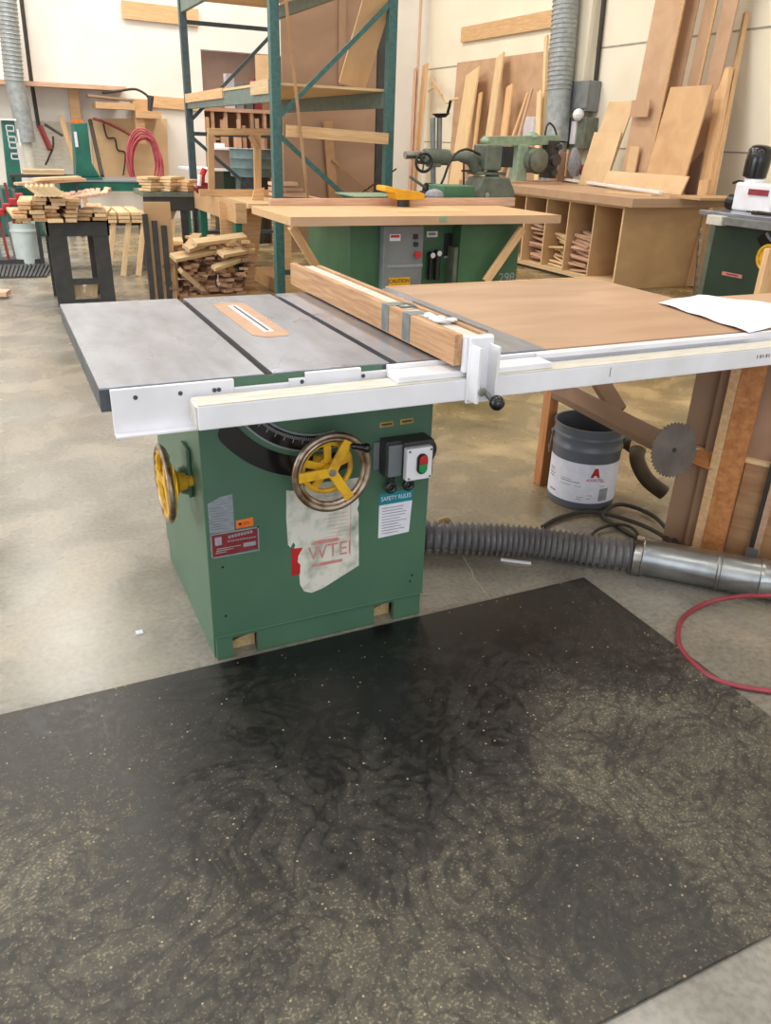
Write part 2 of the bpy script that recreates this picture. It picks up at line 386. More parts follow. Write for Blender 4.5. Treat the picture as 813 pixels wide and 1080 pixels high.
# tabletop
TX0, TX1, TY0, TY1, TZ = .146, 1.285, 1.695, 2.655, .86
s1, s2, sw = .515, .831, .010
b = B()
for x0, x1 in ((TX0, .4), (.4, s1-sw), (s1+sw, s2-sw), (s2+sw, TX1)):
    b.box(x0, x1, TY0, TY1, TZ-.016, TZ)
b.box(TX0, TX1, TY0, TY1, TZ-.05, TZ-.0165)
top = b.build('tabletop', 'iron', saw)
b = B().box(TX0-.0015, TX0, TY0, TY1, TZ-.052, TZ-.004).box(TX0, TX1, TY0-.0015, TY0, TZ-.052, TZ-.004)
b.build('tabletop_edge', 'iron_side', top)
for sx_ in (s1, s2):
    B().box(sx_-sw, sx_+sw, TY0+.001, TY1-.001, TZ-.0164, TZ-.012).build('mitre_slot', 'groove', top)
b = B().box(.43, .80, TY0-.004, TY0-.0016, TZ-.045, TZ-.003)
b.build('table_casting_lip', 'green', top)
# throat plate with the blade slot
xa, xb, ya, yb, q = .588, .692, 2.04, 2.54, .03
poly = [(xa+q, ya, TZ), (xb-q*.4, ya, TZ), (xb, ya+q, TZ), (xb, yb-q, TZ), (xb-q, yb, TZ), (xa+q, yb, TZ), (xa, yb-q, TZ), (xa, ya+q, TZ)]
tp = B().prism(poly, (0, 0, .0012)).build('throat_plate', 'throat', saw)
B().box(.630, .658, 2.10, 2.485, TZ+.0012, TZ+.0022).build('blade_slot', 'paper', tp)
B().box(.6415, .6475, 2.11, 2.47, TZ+.0022, TZ+.003).build('saw_blade', 'groove', tp)

# extension table
o = B().box(TX1+.002, 2.24, TY0+.012, 2.70, TZ-.03, TZ-.004).build('extension_table', 'ext', saw, bevel=.002)
B().box(TX1+.002, 2.24, 2.70, 2.712, TZ-.06, TZ-.002).build('extension_edge_strip', 'plank', o)

# front rail: angle iron against the table, tube in front of it
b = B()
def strip(x0, x1, zt): b.box(x0, x1, 1.679, 1.690, .757, zt)
strip(.165, .43, .858); strip(.43, .56, .838); strip(.56, .60, .846); strip(.60, .74, .858); strip(.74, .81, .846); strip(.81, 1.02, .858); strip(1.02, 2.40, .8565)
b.box(.165, 2.40, 1.655, 1.679, .757, .763).box(.81, 1.02, 1.655, 1.679, .838, .848)
b.box(1.24, 2.03, 1.664, 1.679, .842, .8560)
ang = b.build('angle_rail', 'white', saw, bevel=.0015)
for x in (.215, .31, .385, .395, .59, .745, 1.09): B().cyl((x, 1.6775, .838), (x, 1.6795, .838), .005, seg=12).build('rail_bolt', 'iron_side', ang)
tube_ = B().box(.325, 2.55, 1.585, 1.653, .780, .834).build('fence_tube', 'white', saw, bevel=.003)
B().box(.326, 2.55, 1.586, 1.652, .8342, .8352).build('scale_strip', 'cream', tube_)
B().box(.322, .3249, 1.588, 1.650, .783, .831).build('tube_end_cap', 'cream', tube_)
for i, ch in enumerate('12 24 36'.split()): pass
b = B()
for i in range(6): b.box(1.965+i*.012, 1.969+i*.012+(.003 if i % 2 else 0), 1.5842, 1.585, .806, .816)
b.build('pencil_marks', 'grey', tube_)
B().box(1.42, 1.422, 1.5842, 1.585, .80, .825).build('pencil_tick', 'grey', tube_)

# rip fence
FX0, FX1, FY0, FY1, FZ0, FZ1 = .946, 1.045, 1.60, 2.80, .865, .936
fe = thing('rip_fence', 'long rip fence with wooden cheeks, duct tape patches and a white T-square head', 'fence', (.99, 2.2, .864))
b = B().box(FX0, FX0+.021, FY0, FY1, FZ0, FZ1+.004).build('left_cheek', 'fencew', fe, bevel=.0015)
B().box(FX1-.016, FX1, FY0-.01, FY1-.05, FZ0, FZ1).build('right_cheek', 'fencew', fe, bevel=.0015)
body = B().box(FX0+.0215, FX1-.0165, FY0-.015, FY1-.02, FZ0+.005, FZ1-.006).build('fence_beam', 'cream', fe, bevel=.002)
for k in range(2):
    y = 1.965-.13*k
    b = B().box(FX0-.0012, FX0-.0002, y, y+.045, FZ0+.004, FZ1+.005).box(FX0-.001, FX0+.05, y, y+.045, FZ1+.0042, FZ1+.0052)
    b.build('duct_tape', 'tape', fe)
b = B().torus((1.0, 1.98, FZ1+.001), (0, 0, 1), .028, .003, 24, 6); b.build('wire_ring', 'grey_m', fe)
b = B()
for k in range(9): b.sph((1.003+rnd.uniform(-.022,.022), 1.80+rnd.uniform(-.05,.05), FZ1+.004), (rnd.uniform(.010,.018), rnd.uniform(.010,.02), rnd.uniform(.005,.012)), 8)
b.build('crumpled_tape', 'white', fe)
B().box(FX1+.0005, FX1+.004, 1.62, 2.02, FZ1-.012, FZ1+.004).build('metal_edge', 'grey_m', fe)
head = B().box(.80, 1.24, 1.60, 1.662, .8355, .850).box(.975, 1.04, 1.575, 1.584, .775, .935).box(.967, 1.045, 1.5845, 1.60, .85, .937).box(.977, .985, 1.535, 1.58, .785, .92).box(1.028, 1.036, 1.535, 1.58, .785, .92)
head = head.build('fence_head', 'white', fe, bevel=.0015)
B().cyl((.99, 1.529, .815), (.99, 1.536, .815), .010, seg=12).build('clamp_bolt', 'steel', head)
hd = B().cyl((1.006, 1.555, .815), (1.030, 1.52, .778), .006, seg=12).build('clamp_handle', 'grey_m', fe)
B().sph((1.021, 1.510, 0.792), .019, 20).build('ball_knob', 'blackgloss', hd, smooth=True)

# front: tilt arc and angle scale
def arcplate(cx, cz, r0, r1, a0, a1, y0, y1, n=28, rounded=True):
    pts = []
    for i in range(n+1):
        a = math.radians(a0+(a1-a0)*i/n); pts.append((cx+r1*math.cos(a), y0, cz+r1*math.sin(a)))
    for i in range(1, 8):
        if rounded:
            rm, rr_ = (r0+r1)/2, (r1-r0)/2; a = math.radians(a1); t = PI*i/8
            c = (cx+rm*math.cos(a), cz+rm*math.sin(a)); dr = (math.cos(a), math.sin(a)); dt = (-math.sin(a), math.cos(a)); s_ = 1 if a1 > a0 else -1
            pts.append((c[0]+rr_*(math.cos(t)*dr[0]+s_*math.sin(t)*dt[0]), y0, c[1]+rr_*(math.cos(t)*dr[1]+s_*math.sin(t)*dt[1])))
    for i in range(n, -1, -1):
        a = math.radians(a0+(a1-a0)*i/n); pts.append((cx+r0*math.cos(a), y0, cz+r0*math.sin(a)))
    return B().prism(pts, (0, y1-y0, 0))
acx, acz = .690, .855
arcplate(acx, acz, .272, .328, 285, 217, CY0-.003, CY0+.002).build('tilt_slot', 'blackgloss', saw)  # black plate on the face, painted as the dark hollow of the slot
arcplate(acx, acz, .208, .258, 282, 217, CY0-.004, CY0-.001, rounded=False).build('scale_border', 'silver', saw)
sc_ = arcplate(acx, acz, .213, .253, 281, 217, CY0-.005, CY0-.0035, rounded=False).build('tilt_scale', 'blackgloss', saw)
b = B()
for k in range(46):
    a = math.radians(219+k*1.3); r0 = .218; r1 = .226 if k % 5 else .236
    p0 = V((acx+r0*math.cos(a), CY0-.0054, acz+r0*math.sin(a))); p1 = V((acx+r1*math.cos(a), CY0-.0054, acz+r1*math.sin(a)))
    b.bar(p0, p1, .0008, .0006, (0, 1, 0))
b.build('scale_ticks', 'paper', sc_)

# handwheels
def handwheel(c, R, facing, parent, depth, crank):
    # wheel modelled facing -Y at the origin, then turned
    side = facing != 'front'
    T = Matrix.Translation(c) @ Matrix.Rotation(0 if facing == 'front' else -PI/2, 4, 'Z')
    hub = B().cyl((0, -.006, 0), (0, depth, 0), .016, seg=20).cyl((0, .03, 0), (0, depth*.75, 0), .028, .022, 20)
    b = hub
    for k in range(3):
        a = math.radians(-58+k*120)
        b.bar((0, .0, 0), ((R-.008)*math.cos(a), -.004, (R-.008)*math.sin(a)), .026, .010, (0, 1, 0))
    w_ = b.rot(T).build('handwheel', 'yellow', parent, bevel=.002)
    if side:
        b = B().tube([((R-.010)*math.cos(2*PI*i/60), 0, (R-.010)*math.sin(2*PI*i/60)) for i in range(60)], .008, 8, True, rf=lambda i: .0115 if i % 4 < 2 else .009)
        b.lathe([(.014, 0), (.020, .45), (.045, .60), (.050, .62), (.02, .64)], (0, depth, 0), (0, -.01, 0), 24)
        b.rot(T).build('yellow_inner_ring', 'yellow', w_)
    b = B().tube([(R*math.cos(2*PI*i/48), -.004, R*math.sin(2*PI*i/48)) for i in range(48)], .009, 10, True)
    if not side: b.tube([((R-.012)*math.cos(2*PI*i/48), 0, (R-.012)*math.sin(2*PI*i/48)) for i in range(48)], .0075, 8, True)
    b.rot(T).build('wheel_rim', 'rim', w_, smooth=True)
    # lock knob star behind the wheel
    r2 = R*.66
    if side: return w_
    b = B().tube([(r2*math.cos(2*PI*i/40), .035, r2*math.sin(2*PI*i/40)) for i in range(40)], .0075, 8, True)
    for k in range(5):
        a = math.radians(18+k*72)
        b.bar((0, .030, 0), (r2*math.cos(a), .035, r2*math.sin(a)), .020, .008, (0, 1, 0))
    b.rot(T).build('lock_wheel', 'yellow', w_)
    b = B().cyl((0, -.008, 0), (0, -.002, 0), .010, seg=16).rot(T); b.build('shaft_end', 'steel', w_)
    if crank:
        a = math.radians(52)
        p0 = V((R*.86*math.cos(a), -.012, R*.86*math.sin(a))); p1 = V((R*1.06*math.cos(a-.30), -.018, R*1.06*math.sin(a-.30)))
        b = B().tube([p0, p0.lerp(p1, .5), p1], .0085, 10).sph(p1, .013, 12).sph(p0, .0085, 10)
        b.rot(T).build('crank_handle', 'blackgloss', w_, smooth=True)
    return w_
handwheel((0.687, 1.735, 0.575), .101, 'front', saw, .10, True)
handwheel((0.305, 1.961, 0.510), .098, 'side', saw, .072, False)
b = B().box(.3625, .3735, 1.955, 2.03, .46, .60).cyl((.345, 2.0, .497), (.3735, 2.0, .497), .035, .045, 20)
b.build('shaft_bracket', 'green', saw, bevel=.004)

# switches
def place(x, y, Y): return (x, y, Y)
bx0 = (0.862, 1.800, 0.527)[0]
b = B().box(.868, .916, 1.792, CY0-.001, .508, .612); jb = b.build('relay_box', 'dgrey', saw, bevel=.003)
B().box(.872, .914, 1.782, 1.7915, .512, .604).build('relay_cover', 'grey', jb, bevel=.002)
B().box(.848, .866, CY0-.004, CY0-.001, .52, .60).build('grey_tab', 'grey', saw)
b = B().box(.912, 1.005, 1.772, CY0-.001, .508, .612); sb = b.build('switch_box', 'dgrey', saw, bevel=.003)
cov = B().box(.910, .990, 1.748, 1.7715, .507, .602).build('switch_cover', 'white', sb, bevel=.005)
for x in (.918, .983):
    for z in (.515, .594): B().cyl((x, 1.7465, z), (x, 1.7485, z), .0035, seg=10).build('cover_screw', 'grey', cov)
def pill(x, z, r, h, y0, y1, half):
    pts = []
    for i in range(17):
        a = PI*i/16; pts.append((x+r*math.cos(a), y0, z+h+r*math.sin(a)) if half > 0 else (x-r*math.cos(a), y0, z-h-r*math.sin(a)))
    pts += [(x-r, y0, z), (x+r, y0, z)] if half > 0 else [(x+r, y0, z), (x-r, y0, z)]
    return B().prism(pts, (0, y1-y0, 0))
for half, m_, n_ in ((1, 'black', 'button_bezel_top'), (-1, 'black', 'button_bezel')): pill(.9555, .556, .0155, .014, 1.742, 1.7478, half).build('button_bezel', m_, cov)
pill(.9565, .557, .0125, .013, 1.735, 1.7425, 1).build('stop_button', 'red', cov, bevel=.002)
pill(.9565, .556, .0125, .013, 1.737, 1.7425, -1).build('start_button', 'pill_green', cov, bevel=.002)
for x, box_ in ((.893, jb), (.948, sb)):
    b = B().cyl((x, 1.808, .507), (x, 1.808, .487), .010, seg=14).torus((x, 1.806, .470), (0, 1, 0), .012, .007, 18, 8)
    b.build('cable_gland', 'black', box_, smooth=True)
b = B().tube(spline([(1.028, 1.86, .57), (1.05, 1.86, .565), (1.06, 1.865, .54), (1.05, 1.865, .515), (1.028, 1.86, .51)], 6), .006, 8)
b.build('cord_hook', 'dgrey', saw, smooth=True)
# stickers
def sticker(name, poly, m_, parent=saw, y=CY0, t=.0008):
    return B().prism([(x, y-t, z) for x, z in poly], (0, t*.9, 0)).build(name, m_, parent)
def quad(*p): return [(q[0], q[2]) for q in p]
o = sticker('safety_sticker', [(.872, .300), (.972, .303), (.978, .405), (.872, .405)], 'paper')
h = sticker('sticker_header', [(.872, .405), (.9785, .405), (.979, .442), (.872, .440)], 'cyan', o, CY0)
text('SAFETY RULES', 'header_text', .0185, (.9255, CY0-.0012, .423), FR, 'paper', o, sx=.82)
b = B()
for i in range(10): b.box(.882, .882+rnd.uniform(.05, .082), CY0-.0012, CY0-.0009, .392-i*.009, .3945-i*.009)
b.build('fine_print', 'print', o)
pl_ = sticker('maker_plate', [(.384, .332), (.516, .340), (.516, .404), (.384, .402)], 'plate_red')
b = B()
for x0, x1, z0, z1 in ((.384,.516,.400,.404),(.384,.516,.331,.335),(.384,.388,.332,.402),(.512,.516,.336,.404)): b.box(x0, x1, CY0-.002, CY0-.001, z0, z1)
b.build('plate_border', 'silver', pl_)
b = B().box(.396, .414, CY0-.0013, CY0-.0009, .368, .392)
for i in range(3): b.box(.396+i*.002, .425+i*.02, CY0-.0013, CY0-.0009, .344+i*.006, .3465+i*.006)
b.box(.472, .506, CY0-.0013, CY0-.0009, .35, .362)
b.build('plate_print', 'print', pl_)
b = B()
for i in range(8): b.box(.432+i*.0085, .4385+i*.0085, CY0-.0016, CY0-.0011, .384+i*.0006, .392+i*.0006)
for i in range(12): b.box(.430+i*.0065, .4345+i*.0065, CY0-.0016, CY0-.0011, .373, .377)
b.build('plate_lettering', 'silver', pl_)
sl = sticker('torn_label', [(.384, .406), (.450, .404), (.450, .510), (.415, .506), (.400, .498), (.384, .492)], 'silver')
b = B()
for i in range(9): b.box(.389, .389+rnd.uniform(.02, .05), CY0-.0012, CY0-.0009, .475-i*.0075, .477-i*.0075)
b.build('label_print', 'grey', sl)
og = sticker('orange_sticker', [(.455, .408), (.502, .409), (.502, .434), (.455, .431)], 'orange')
b = B().box(.462, .470, CY0-.0012, CY0-.0009, .416, .424).box(.474, .494, CY0-.0012, CY0-.0009, .417, .4185).box(.474, .490, CY0-.0012, CY0-.0009, .422, .4235); b.build('sticker_print', 'groove', og)
for i, x in enumerate((.866, .928)):
    o = sticker('brass_label', [(x, .640+i*.002), (x+.042, .641+i*.002), (x+.042, .656+i*.002), (x, .655+i*.002)], 'brass')
    B().box(x+.006, x+.036, CY0-.0012, CY0-.0009, .646+i*.002, .651+i*.002).build('label_print', 'groove', o)
pts = [(.596,.505),(.612,.500),(.640,.508),(.700,.512),(.812,.510),(.811,.47),(.806,.455),(.809,.43),(.804,.415),(.808,.40),(.812,.23),(.70,.178),(.665,.170),(.642,.18),(.630,.205),(.628,.24),(.612,.262),(.606,.30),(.618,.335),(.612,.345),(.604,.33),(.597,.34),(.594,.42)]
pe = sticker('peeled_sticker', [(x, z-.008) for x, z in pts], 'peel')
rs = [(.606,.232),(.630,.232),(.632,.262),(.624,.272),(.626,.292),(.640,.315),(.606,.318)]
sticker('red_remnant', rs, 'red', pe, CY0, .0014)
text('WTEI', 'faded_text', .062, (.722, CY0-.0013, .288), FR, 'faded', pe, sx=.9)
b = B()
for i, z in enumerate((.318, .322, .252, .247)): b.box(.665, .75, CY0-.0013, CY0-.0009, z, z+.003)
for i in range(12): b.box(.70+rnd.uniform(0,.02), .775, CY0-.0012, CY0-.0009, .46-i*.0115, .461-i*.0115)
b.box(.783, .7845, CY0-.0012, CY0-.0009, .26, .48)
b.build('faded_print', 'faded', pe)
B().box(.672, .745, CY0-.0012, CY0-.0009, .316, .328).build('red_band', 'faded', pe)
B().box(.69, .76, CY0-.0012, CY0-.0009, .246, .256).build('red_band', 'faded', pe)
# paper on the extension table
b = B(); nx, ny = 14, 8
P00, P10, P11, P01 = V((2.090, 2.142, 0.858)), V((2.010, 1.667, 0.858)), V((2.62, 1.83, .858)), V((2.36, 2.22, .858))
g_ = [[None]*(ny+1) for _ in range(nx+1)]
for i in range(nx+1):
    for j in range(ny+1):
        u, v_ = i/nx, j/ny
        p = P00.lerp(P10, u).lerp(P01.lerp(P11, u), v_); g_[i][j] = b.bm.verts.new((p.x, p.y, .8605+.004*math.sin(u*9+v_*4)**2*(1 if p.x < 2.2 else 1)))
for i in range(nx):
    for j in range(ny): b.bm.faces.new((g_[i][j], g_[i+1][j], g_[i+1][j+1], g_[i][j+1]))
o = b.build('paper_sheet', 'paper'); tag(o, 'creased white plan sheet lying on the right end of the extension table', 'paper')
md = o.modifiers.new('thick', 'SOLIDIFY'); md.thickness = .0004; md.offset = 1
b = B().box(2.25, 2.9, 1.69, 2.2, TZ-.035, TZ-.004); o = b.build('wood_board', 'mdfp'); tag(o, 'pinkish board continuing the extension table at the right edge under the paper', 'board')

# ------------------------------------------------------------------ support frame under the extension table
A = V((2.111, 1.930, 0.000)); U = V((.52, -.854, 0)).normalized(); NN = V((-U.y, U.x, 0)); NN = -NN if NN.x > 0 else NN
fr = thing('support_frame', 'wooden support frame and panel box under the right end of the extension table', 'wooden frame', A)
def fp(u, n, z): p = A + U*u + NN*n; return V((p.x, p.y, z))
def slab(name, u0, u1, z0, z1, n0, n1, m_, parent=None):
    return B().prism([fp(u0, n0, z0), fp(u1, n0, z0), fp(u1, n0, z1), fp(u0, n0, z1)], NN*(n1-n0)).build(name, m_, parent or fr)
slab('back_panel', 0, 1.1, 0, .815, -.03, -.01, 'brownb')
slab('lower_panel', .224, 1.1, 0, .385, -.009, .008, 'rough_ply')
slab('shelf_edge', .0, 1.1, .386, .40, -.012, .012, 'plankl')
slab('corner_post', .085, .118, 0, .77, -.009, .02, 'brownb')
slab('post', .150, .222, 0, .775, .012, .055, 'post')
slab('post_side', .119, .149, 0, .775, -.008, .055, 'plank')
slab('dark_strip', .302, .317, .06, .42, .009, .03, 'rubber')
slab('pale_strip', .318, .338, .06, .42, .009, .03, 'pinkpl')
slab('grey_foot', .298, .336, .0, .09, .031, .045, 'grey_m')
lg = V((2.006, 2.574, 0.000))
plank('leg', (lg.x+.005, lg.y, 0), (lg.x+.005, lg.y, .82), .045, .05, 'post', (0, 1, 0), fr)
br0, br1 = V((2.011, 2.540, 0.438)), V((2.120, 2.020, 0.367))
plank('brace', br0, br1, .075, .04, 'brownb', (-.3, -.8, .8), fr)
plank('brace', (2.247, 2.420, 0.354), (2.213, 2.600, 0.510), .07, .035, 'brownb', (0, 1, .3), fr)
plank('block', (2.132, 1.900, 0.371), (2.159, 1.800, 0.365), .065, .04, 'post', (-.5, -.8, .4), fr)
plank('block', (2.182, 1.900, 0.423), (2.203, 1.850, 0.423), .05, .04, 'brownb', (-.5, -.8, .4), fr)

# saw blade hung on the brace
def blade(c, R, n, T):
    bm = []; 
    for i in range(T*4):
        a = 2*PI*i/(T*4); r = (R, R, R*.93, R*.95)[i % 4]; bm.append((r*math.cos(a), 0, r*math.sin(a)))
    q_ = V((0, -1, 0)).rotation_difference(V(n)).to_matrix().to_4x4()
    return B().prism(bm, (0, .003, 0)).rot(Matrix.Translation(c) @ q_)
bc = V((1.943, 1.800, 0.444)); bn = V((-.10, -.97, .20)).normalized()
bl = thing('circular_saw_blade', 'toothed steel circular saw blade hung on the wooden brace beside the bucket', 'saw blade', bc)
blade(bc, .094, bn, 40).build('blade_disc', 'sawblade', bl)
B().cyl(bc-bn*-.0004, bc+bn*.001, .0085, seg=20).build('arbor_hole', 'black', bl)

# bucket
bk = V((2.078, 2.385, 0))
bu = thing('steel_bucket', 'grey open paint bucket with white label on the floor under the extension table', 'bucket', bk)
R0 = .138; HB = .345
prof = [(R0*.96, 0), (R0*.97, .01), (R0, .03), (R0, .70), (R0*1.03, .72), (R0*1.03, .745), (R0, .765), (R0*1.0, .84), (R0*1.035, .86), (R0*1.035, .885), (R0*1.01, .90), (R0*1.03, .97), (R0*1.05, .985), (R0*1.05, 1.0), (R0*1.0, 1.0), (R0*.985, .97), (R0*.97, .06), (R0*.1, .05)]
B().lathe(prof, bk, bk+V((0,0,HB)), 56, False).build('bucket_shell', 'bucket', bu, smooth=True)
B().cyl(bk+V((0,0,.004)), bk+V((0,0,.022)), R0*.95, seg=40).build('bucket_bottom', 'black', bu)
# label wrapped on the side that faces the saw operator
view = math.atan2(-bk.y, -bk.x)
def onring(ang, z, r=R0+.0012): return (bk.x+r*math.cos(view+ang), bk.y+r*math.sin(view+ang), z)
b = B(); n = 40
A_ = [b.bm.verts.new(onring(-1.45+2.9*i/n, .035)) for i in range(n+1)]; B_ = [b.bm.verts.new(onring(-1.45+2.9*i/n, .205)) for i in range(n+1)]
for i in range(n): b.bm.faces.new((A_[i], A_[i+1], B_[i+1], B_[i]))
lb = b.build('bucket_label', 'paper', bu, smooth=True)
def onlabel(name, m_, rects):
    b = B()
    for a0, a1, z0, z1 in rects:
        k = max(1, int((a1-a0)/.08))
        for i in range(k):
            v_ = [b.bm.verts.new(onring(a0+(a1-a0)*(i+d), z, R0+.0022)) for d, z in ((0, z0), (1/k, z0), (1/k, z1), (0, z1))] if k == 1 else \
                 [b.bm.verts.new(onring(a0+(a1-a0)*(i+d)/k, z, R0+.0022)) for d, z in ((0, z0), (1, z0), (1, z1), (0, z1))]
            b.bm.faces.new(v_)
    return b.build(name, m_, lb)
b = B()
def tri(pts):
    b.bm.faces.new([b.bm.verts.new(onring(a, z, R0+.0024)) for a, z in pts])
tri([(.22, .150), (.31, .150), (.40, .190), (.33, .190)]); tri([(.33, .190), (.42, .190), (.50, .150), (.42, .150)]); tri([(.30, .158), (.34, .172), (.44, .172), (.46, .158)])
b.build('logo', 'red', lb)
def ringtext(s, size, ang, z, m_):
    o = text(s, 'label_text', size, onring(ang, z, R0+.0024), (PI/2, 0, view+ang+PI/2), m_, lb); return o
ringtext('AXALTA', .018, .36, .139, 'red')
onlabel('label_print', 'grey', [(-1.2, -.95, .150, .154), (-1.2, -1.0, .140, .143), (-1.2, -.92, .128, .132), (-1.2, -.95, .116, .120), (-1.1, -.8, .058, .064), (-.65, -.3, .130, .132), (-.65, -.05, .121, .124), (-.65, -.3, .106, .108), (-.2, 0, .106, .108), (-.1, .1, .06, .062), (-.1, .05, .05, .052), (.2, .35, .07, .072), (.2, .3, .055, .057), (.55, .7, .13, .132), (.55, .72, .11, .112)])
onlabel('label_panel', 'print', [(.55, .85, .045, .10)])
b = B().tube(spline([onring(-1.5, .285, R0+.008), onring(-1.45, .24, R0+.012), onring(-1.2, .21, R0+.02), onring(-1.35, .235, R0+.02)], 6), .0025, 6)
b.build('bail_handle', 'grey_m', bu, smooth=True)
for s_ in (-1.5, 1.5): B().sph(onring(s_, .29, R0+.003), .012, 10).build('handle_ear', 'bucket', bu, smooth=True)
B().tube(spline([(bk.x+.09, bk.y-.02, .25), (bk.x+.10, bk.y-.05, .34), (bk.x+.12, bk.y-.07, .352), (bk.x+.145, bk.y-.085, .335)], 6), .003, 6).build('wire_scrap', 'grey_m', bu, smooth=True)

# ------------------------------------------------------------------ hoses and cables on the floor
hp = spline([(.99, 2.30, .062), (1.15, 2.245, .062), (1.388, 2.13, .060), (1.57, 2.03, .060), (1.73, 1.90, .060), (1.90, 1.765, .062)], 30)
L_ = len(hp)
b = B().tube(hp, .05, 20, rf=lambda i: .060 if i % 3 == 0 else .048)
hs = b.build('dust_hose', 'flex', smooth=False); tag(hs, 'grey ribbed flexible dust hose running from the green saw to the metal duct', 'hose')
du = thing('metal_duct', 'galvanised round metal duct lying on the floor at the right', 'duct', (2.1, 1.5, 0))
d0, d1 = V((1.86, 1.80, .062)), V((2.35, 1.26, .075)); dd = (d1-d0).normalized()
B().lathe([(.066, 0), (.068, .04), (.064, .05), (.064, .36), (.068, .365), (.068, .375), (.064, .38), (.064, .54), (.068, .545), (.068, .56), (.065, .57), (.066, 1)], d0, d1, 32, False).build('duct_pipe', 'gal', du, smooth=True)
b = B().cyl(d0-dd*.004, d0+dd*.02, .071, seg=32, caps=False); b.torus(d0+dd*.025, dd, .069, .003, 32, 6).build('hose_clamp', 'steel', du, smooth=True)
c1 = spline([(1.748, 2.191, 0.010), (1.863, 2.236, 0.010), (2.018, 2.224, 0.014), (2.108, 2.063, 0.020), (2.122, 1.901, 0.020), (2.073, 1.840, 0.020), (2.044, 1.895, 0.010), (2.028, 2.062, 0.010), (2.040, 2.186, 0.014), (2.168, 2.230, 0.020), (2.215, 2.086, 0.020), (2.127, 1.858, 0.020), (2.070, 1.708, 0.010)], 8)
tag(B().tube(c1, .0085, 8).build('power_cable', 'rubber', smooth=True), 'thick dark power cable coiled on the floor beside the bucket', 'cable')
c2 = spline([(1.796, 1.994, 0.010), (1.920, 2.083, 0.012), (2.024, 2.087, 0.020), (2.059, 2.029, 0.020), (2.014, 1.923, 0.010)], 8)
tag(B().tube(c2, .006, 8).build('power_cable', 'rubber', smooth=True), 'thin dark cable making a small loop inside the thick coil', 'cable')
rh = spline([(2.149, 1.348, 0.100), (2.039, 1.386, 0.090), (2.001, 1.465, 0.050), (1.922, 1.519, 0.012), (1.785, 1.483, 0.009), (1.682, 1.396, 0.009), (1.643, 1.318, 0.009), (1.635, 1.219, 0.009), (1.686, 1.148, 0.009), (1.798, 1.069, 0.009)], 10)
tag(B().tube(rh, .0075, 10).build('air_hose', 'redhose', smooth=True), 'red air hose looping over the floor at the lower right', 'hose')
bh = spline([(2.364, 2.200, 0.053), (2.304, 2.250, 0.106), (2.282, 2.300, 0.176), (2.326, 2.350, 0.225)], 8)
ho = thing('brown_hose', 'bent brown hose with a taped end lying behind the circular saw blade', 'hose', (2.342, 2.250, 0.122))
B().tube(bh, .032, 16).build('hose_body', 'brownhose', ho, smooth=True)
B().tube([bh[-5], bh[-3], bh[-1]], .034, 16).build('taped_end', 'dust', ho, smooth=True)
B().tube(spline([(2.366, 2.420, 0.177), (2.318, 2.450, 0.204), (2.289, 2.500, 0.168)], 6), .028, 14).build('hose_stub', 'brownhose', ho, smooth=True)
o = B().box(.195, .215, 1.985, 2.005, 0, .003).build('paper_scrap', 'paper'); o.location = (0.202, 2.063, 0.002); tag(o, 'tiny white paper scrap on the concrete left of the saw', 'paper')
B().box(-.006, .006, -.002, .002, 0, .001).build('scrap_mark', 'black', o).location = (0, 0, .0012)
o = tag(B().sph((1.401, 2.358, 0.020), (.03, .02, .02), 10).build('wood_chip_heap', 'dust', smooth=True), 'small heap of sawdust by the right rear corner of the saw', 'sawdust')
o = tag(plank('wood_strip', (1.459, 2.039, 0.004), (1.545, 1.974, 0.004), .012, .006, 'white'), 'short pale strip lying under the grey dust hose', 'strip')

# ------------------------------------------------------------------ shaper with plywood table ("298")
sh = thing('shaper', 'green shaper machine number 298 with grey control panel and a plywood table', 'machine', (2.7, 5.2, 0))
PY = 4.86
def xz(x, y, Y): return V((x, y, Y))
pL, pA, pB_, pC, pD = (2.065, 4.860, 0.785), (2.285, 4.860, 0.811), (2.577, 4.860, 0.807), (2.876, 4.860, 0.802), (3.361, 4.860, 0.808)
B().box(pL[0], pA[0]+.02, 4.92, 5.7, 0, .865).build('left_casting', 'green_dk', sh, bevel=.01)
pan = B().box(pA[0], pB_[0], 4.86, 5.05, 0, .85).build('control_panel', 'grey', sh, bevel=.006)
B().box(pB_[0]+.005, pC[0], 5.0, 5.7, 0, .865).build('centre_casting', 'green_dk', sh)
B().box(pC[0], pD[0], 4.88, 5.75, 0, .865).build('right_cabinet', 'green_dk', sh, bevel=.008)
B().box(pC[0]-.03, pC[0]-.002, 4.90, 5.2, 0, .7).build('side_flange', 'grn_grey', sh)
o = B().box((2.320, 4.860, 0.596)[0], (2.576, 4.860, 0.588)[0], 4.853, 4.8595, (2.397, 4.860, 0.587)[2], (2.397, 4.860, 0.606)[2]).build('panel_bar', 'silver', pan)
def face(name, x0, y0, x1, y1, m_, par, t=.004): pass
def rect(name, a, b_, m_, par, t=.004):
    "thin plate on a face at constant y between two points of that face"
    return B().box(min(a[0], b_[0]), max(a[0], b_[0]), a[1]-t, a[1]-.0003, min(a[2], b_[2]), max(a[2], b_[2])).build(name, m_, par)
o = rect('notice', (2.326, 4.860, 0.798), (2.404, 4.860, 0.756), 'paper', pan)
rect('notice_band', (2.331, 4.855, 0.793), (2.394, 4.855, 0.777), 'red', o)
o = rect('caution_sign', (2.330, 4.860, 0.522), (2.489, 4.860, 0.460), 'yellow2', pan)
cs = V((2.405, 4.854, 0.499)); text('CAUTION', 'caution_text', .034, cs, FR, 'black', o)
for (y_, r_, m_) in ((249.5, .016, 'black'), (257.5, .016, 'black'), (268, .026, 'red')):
    pass
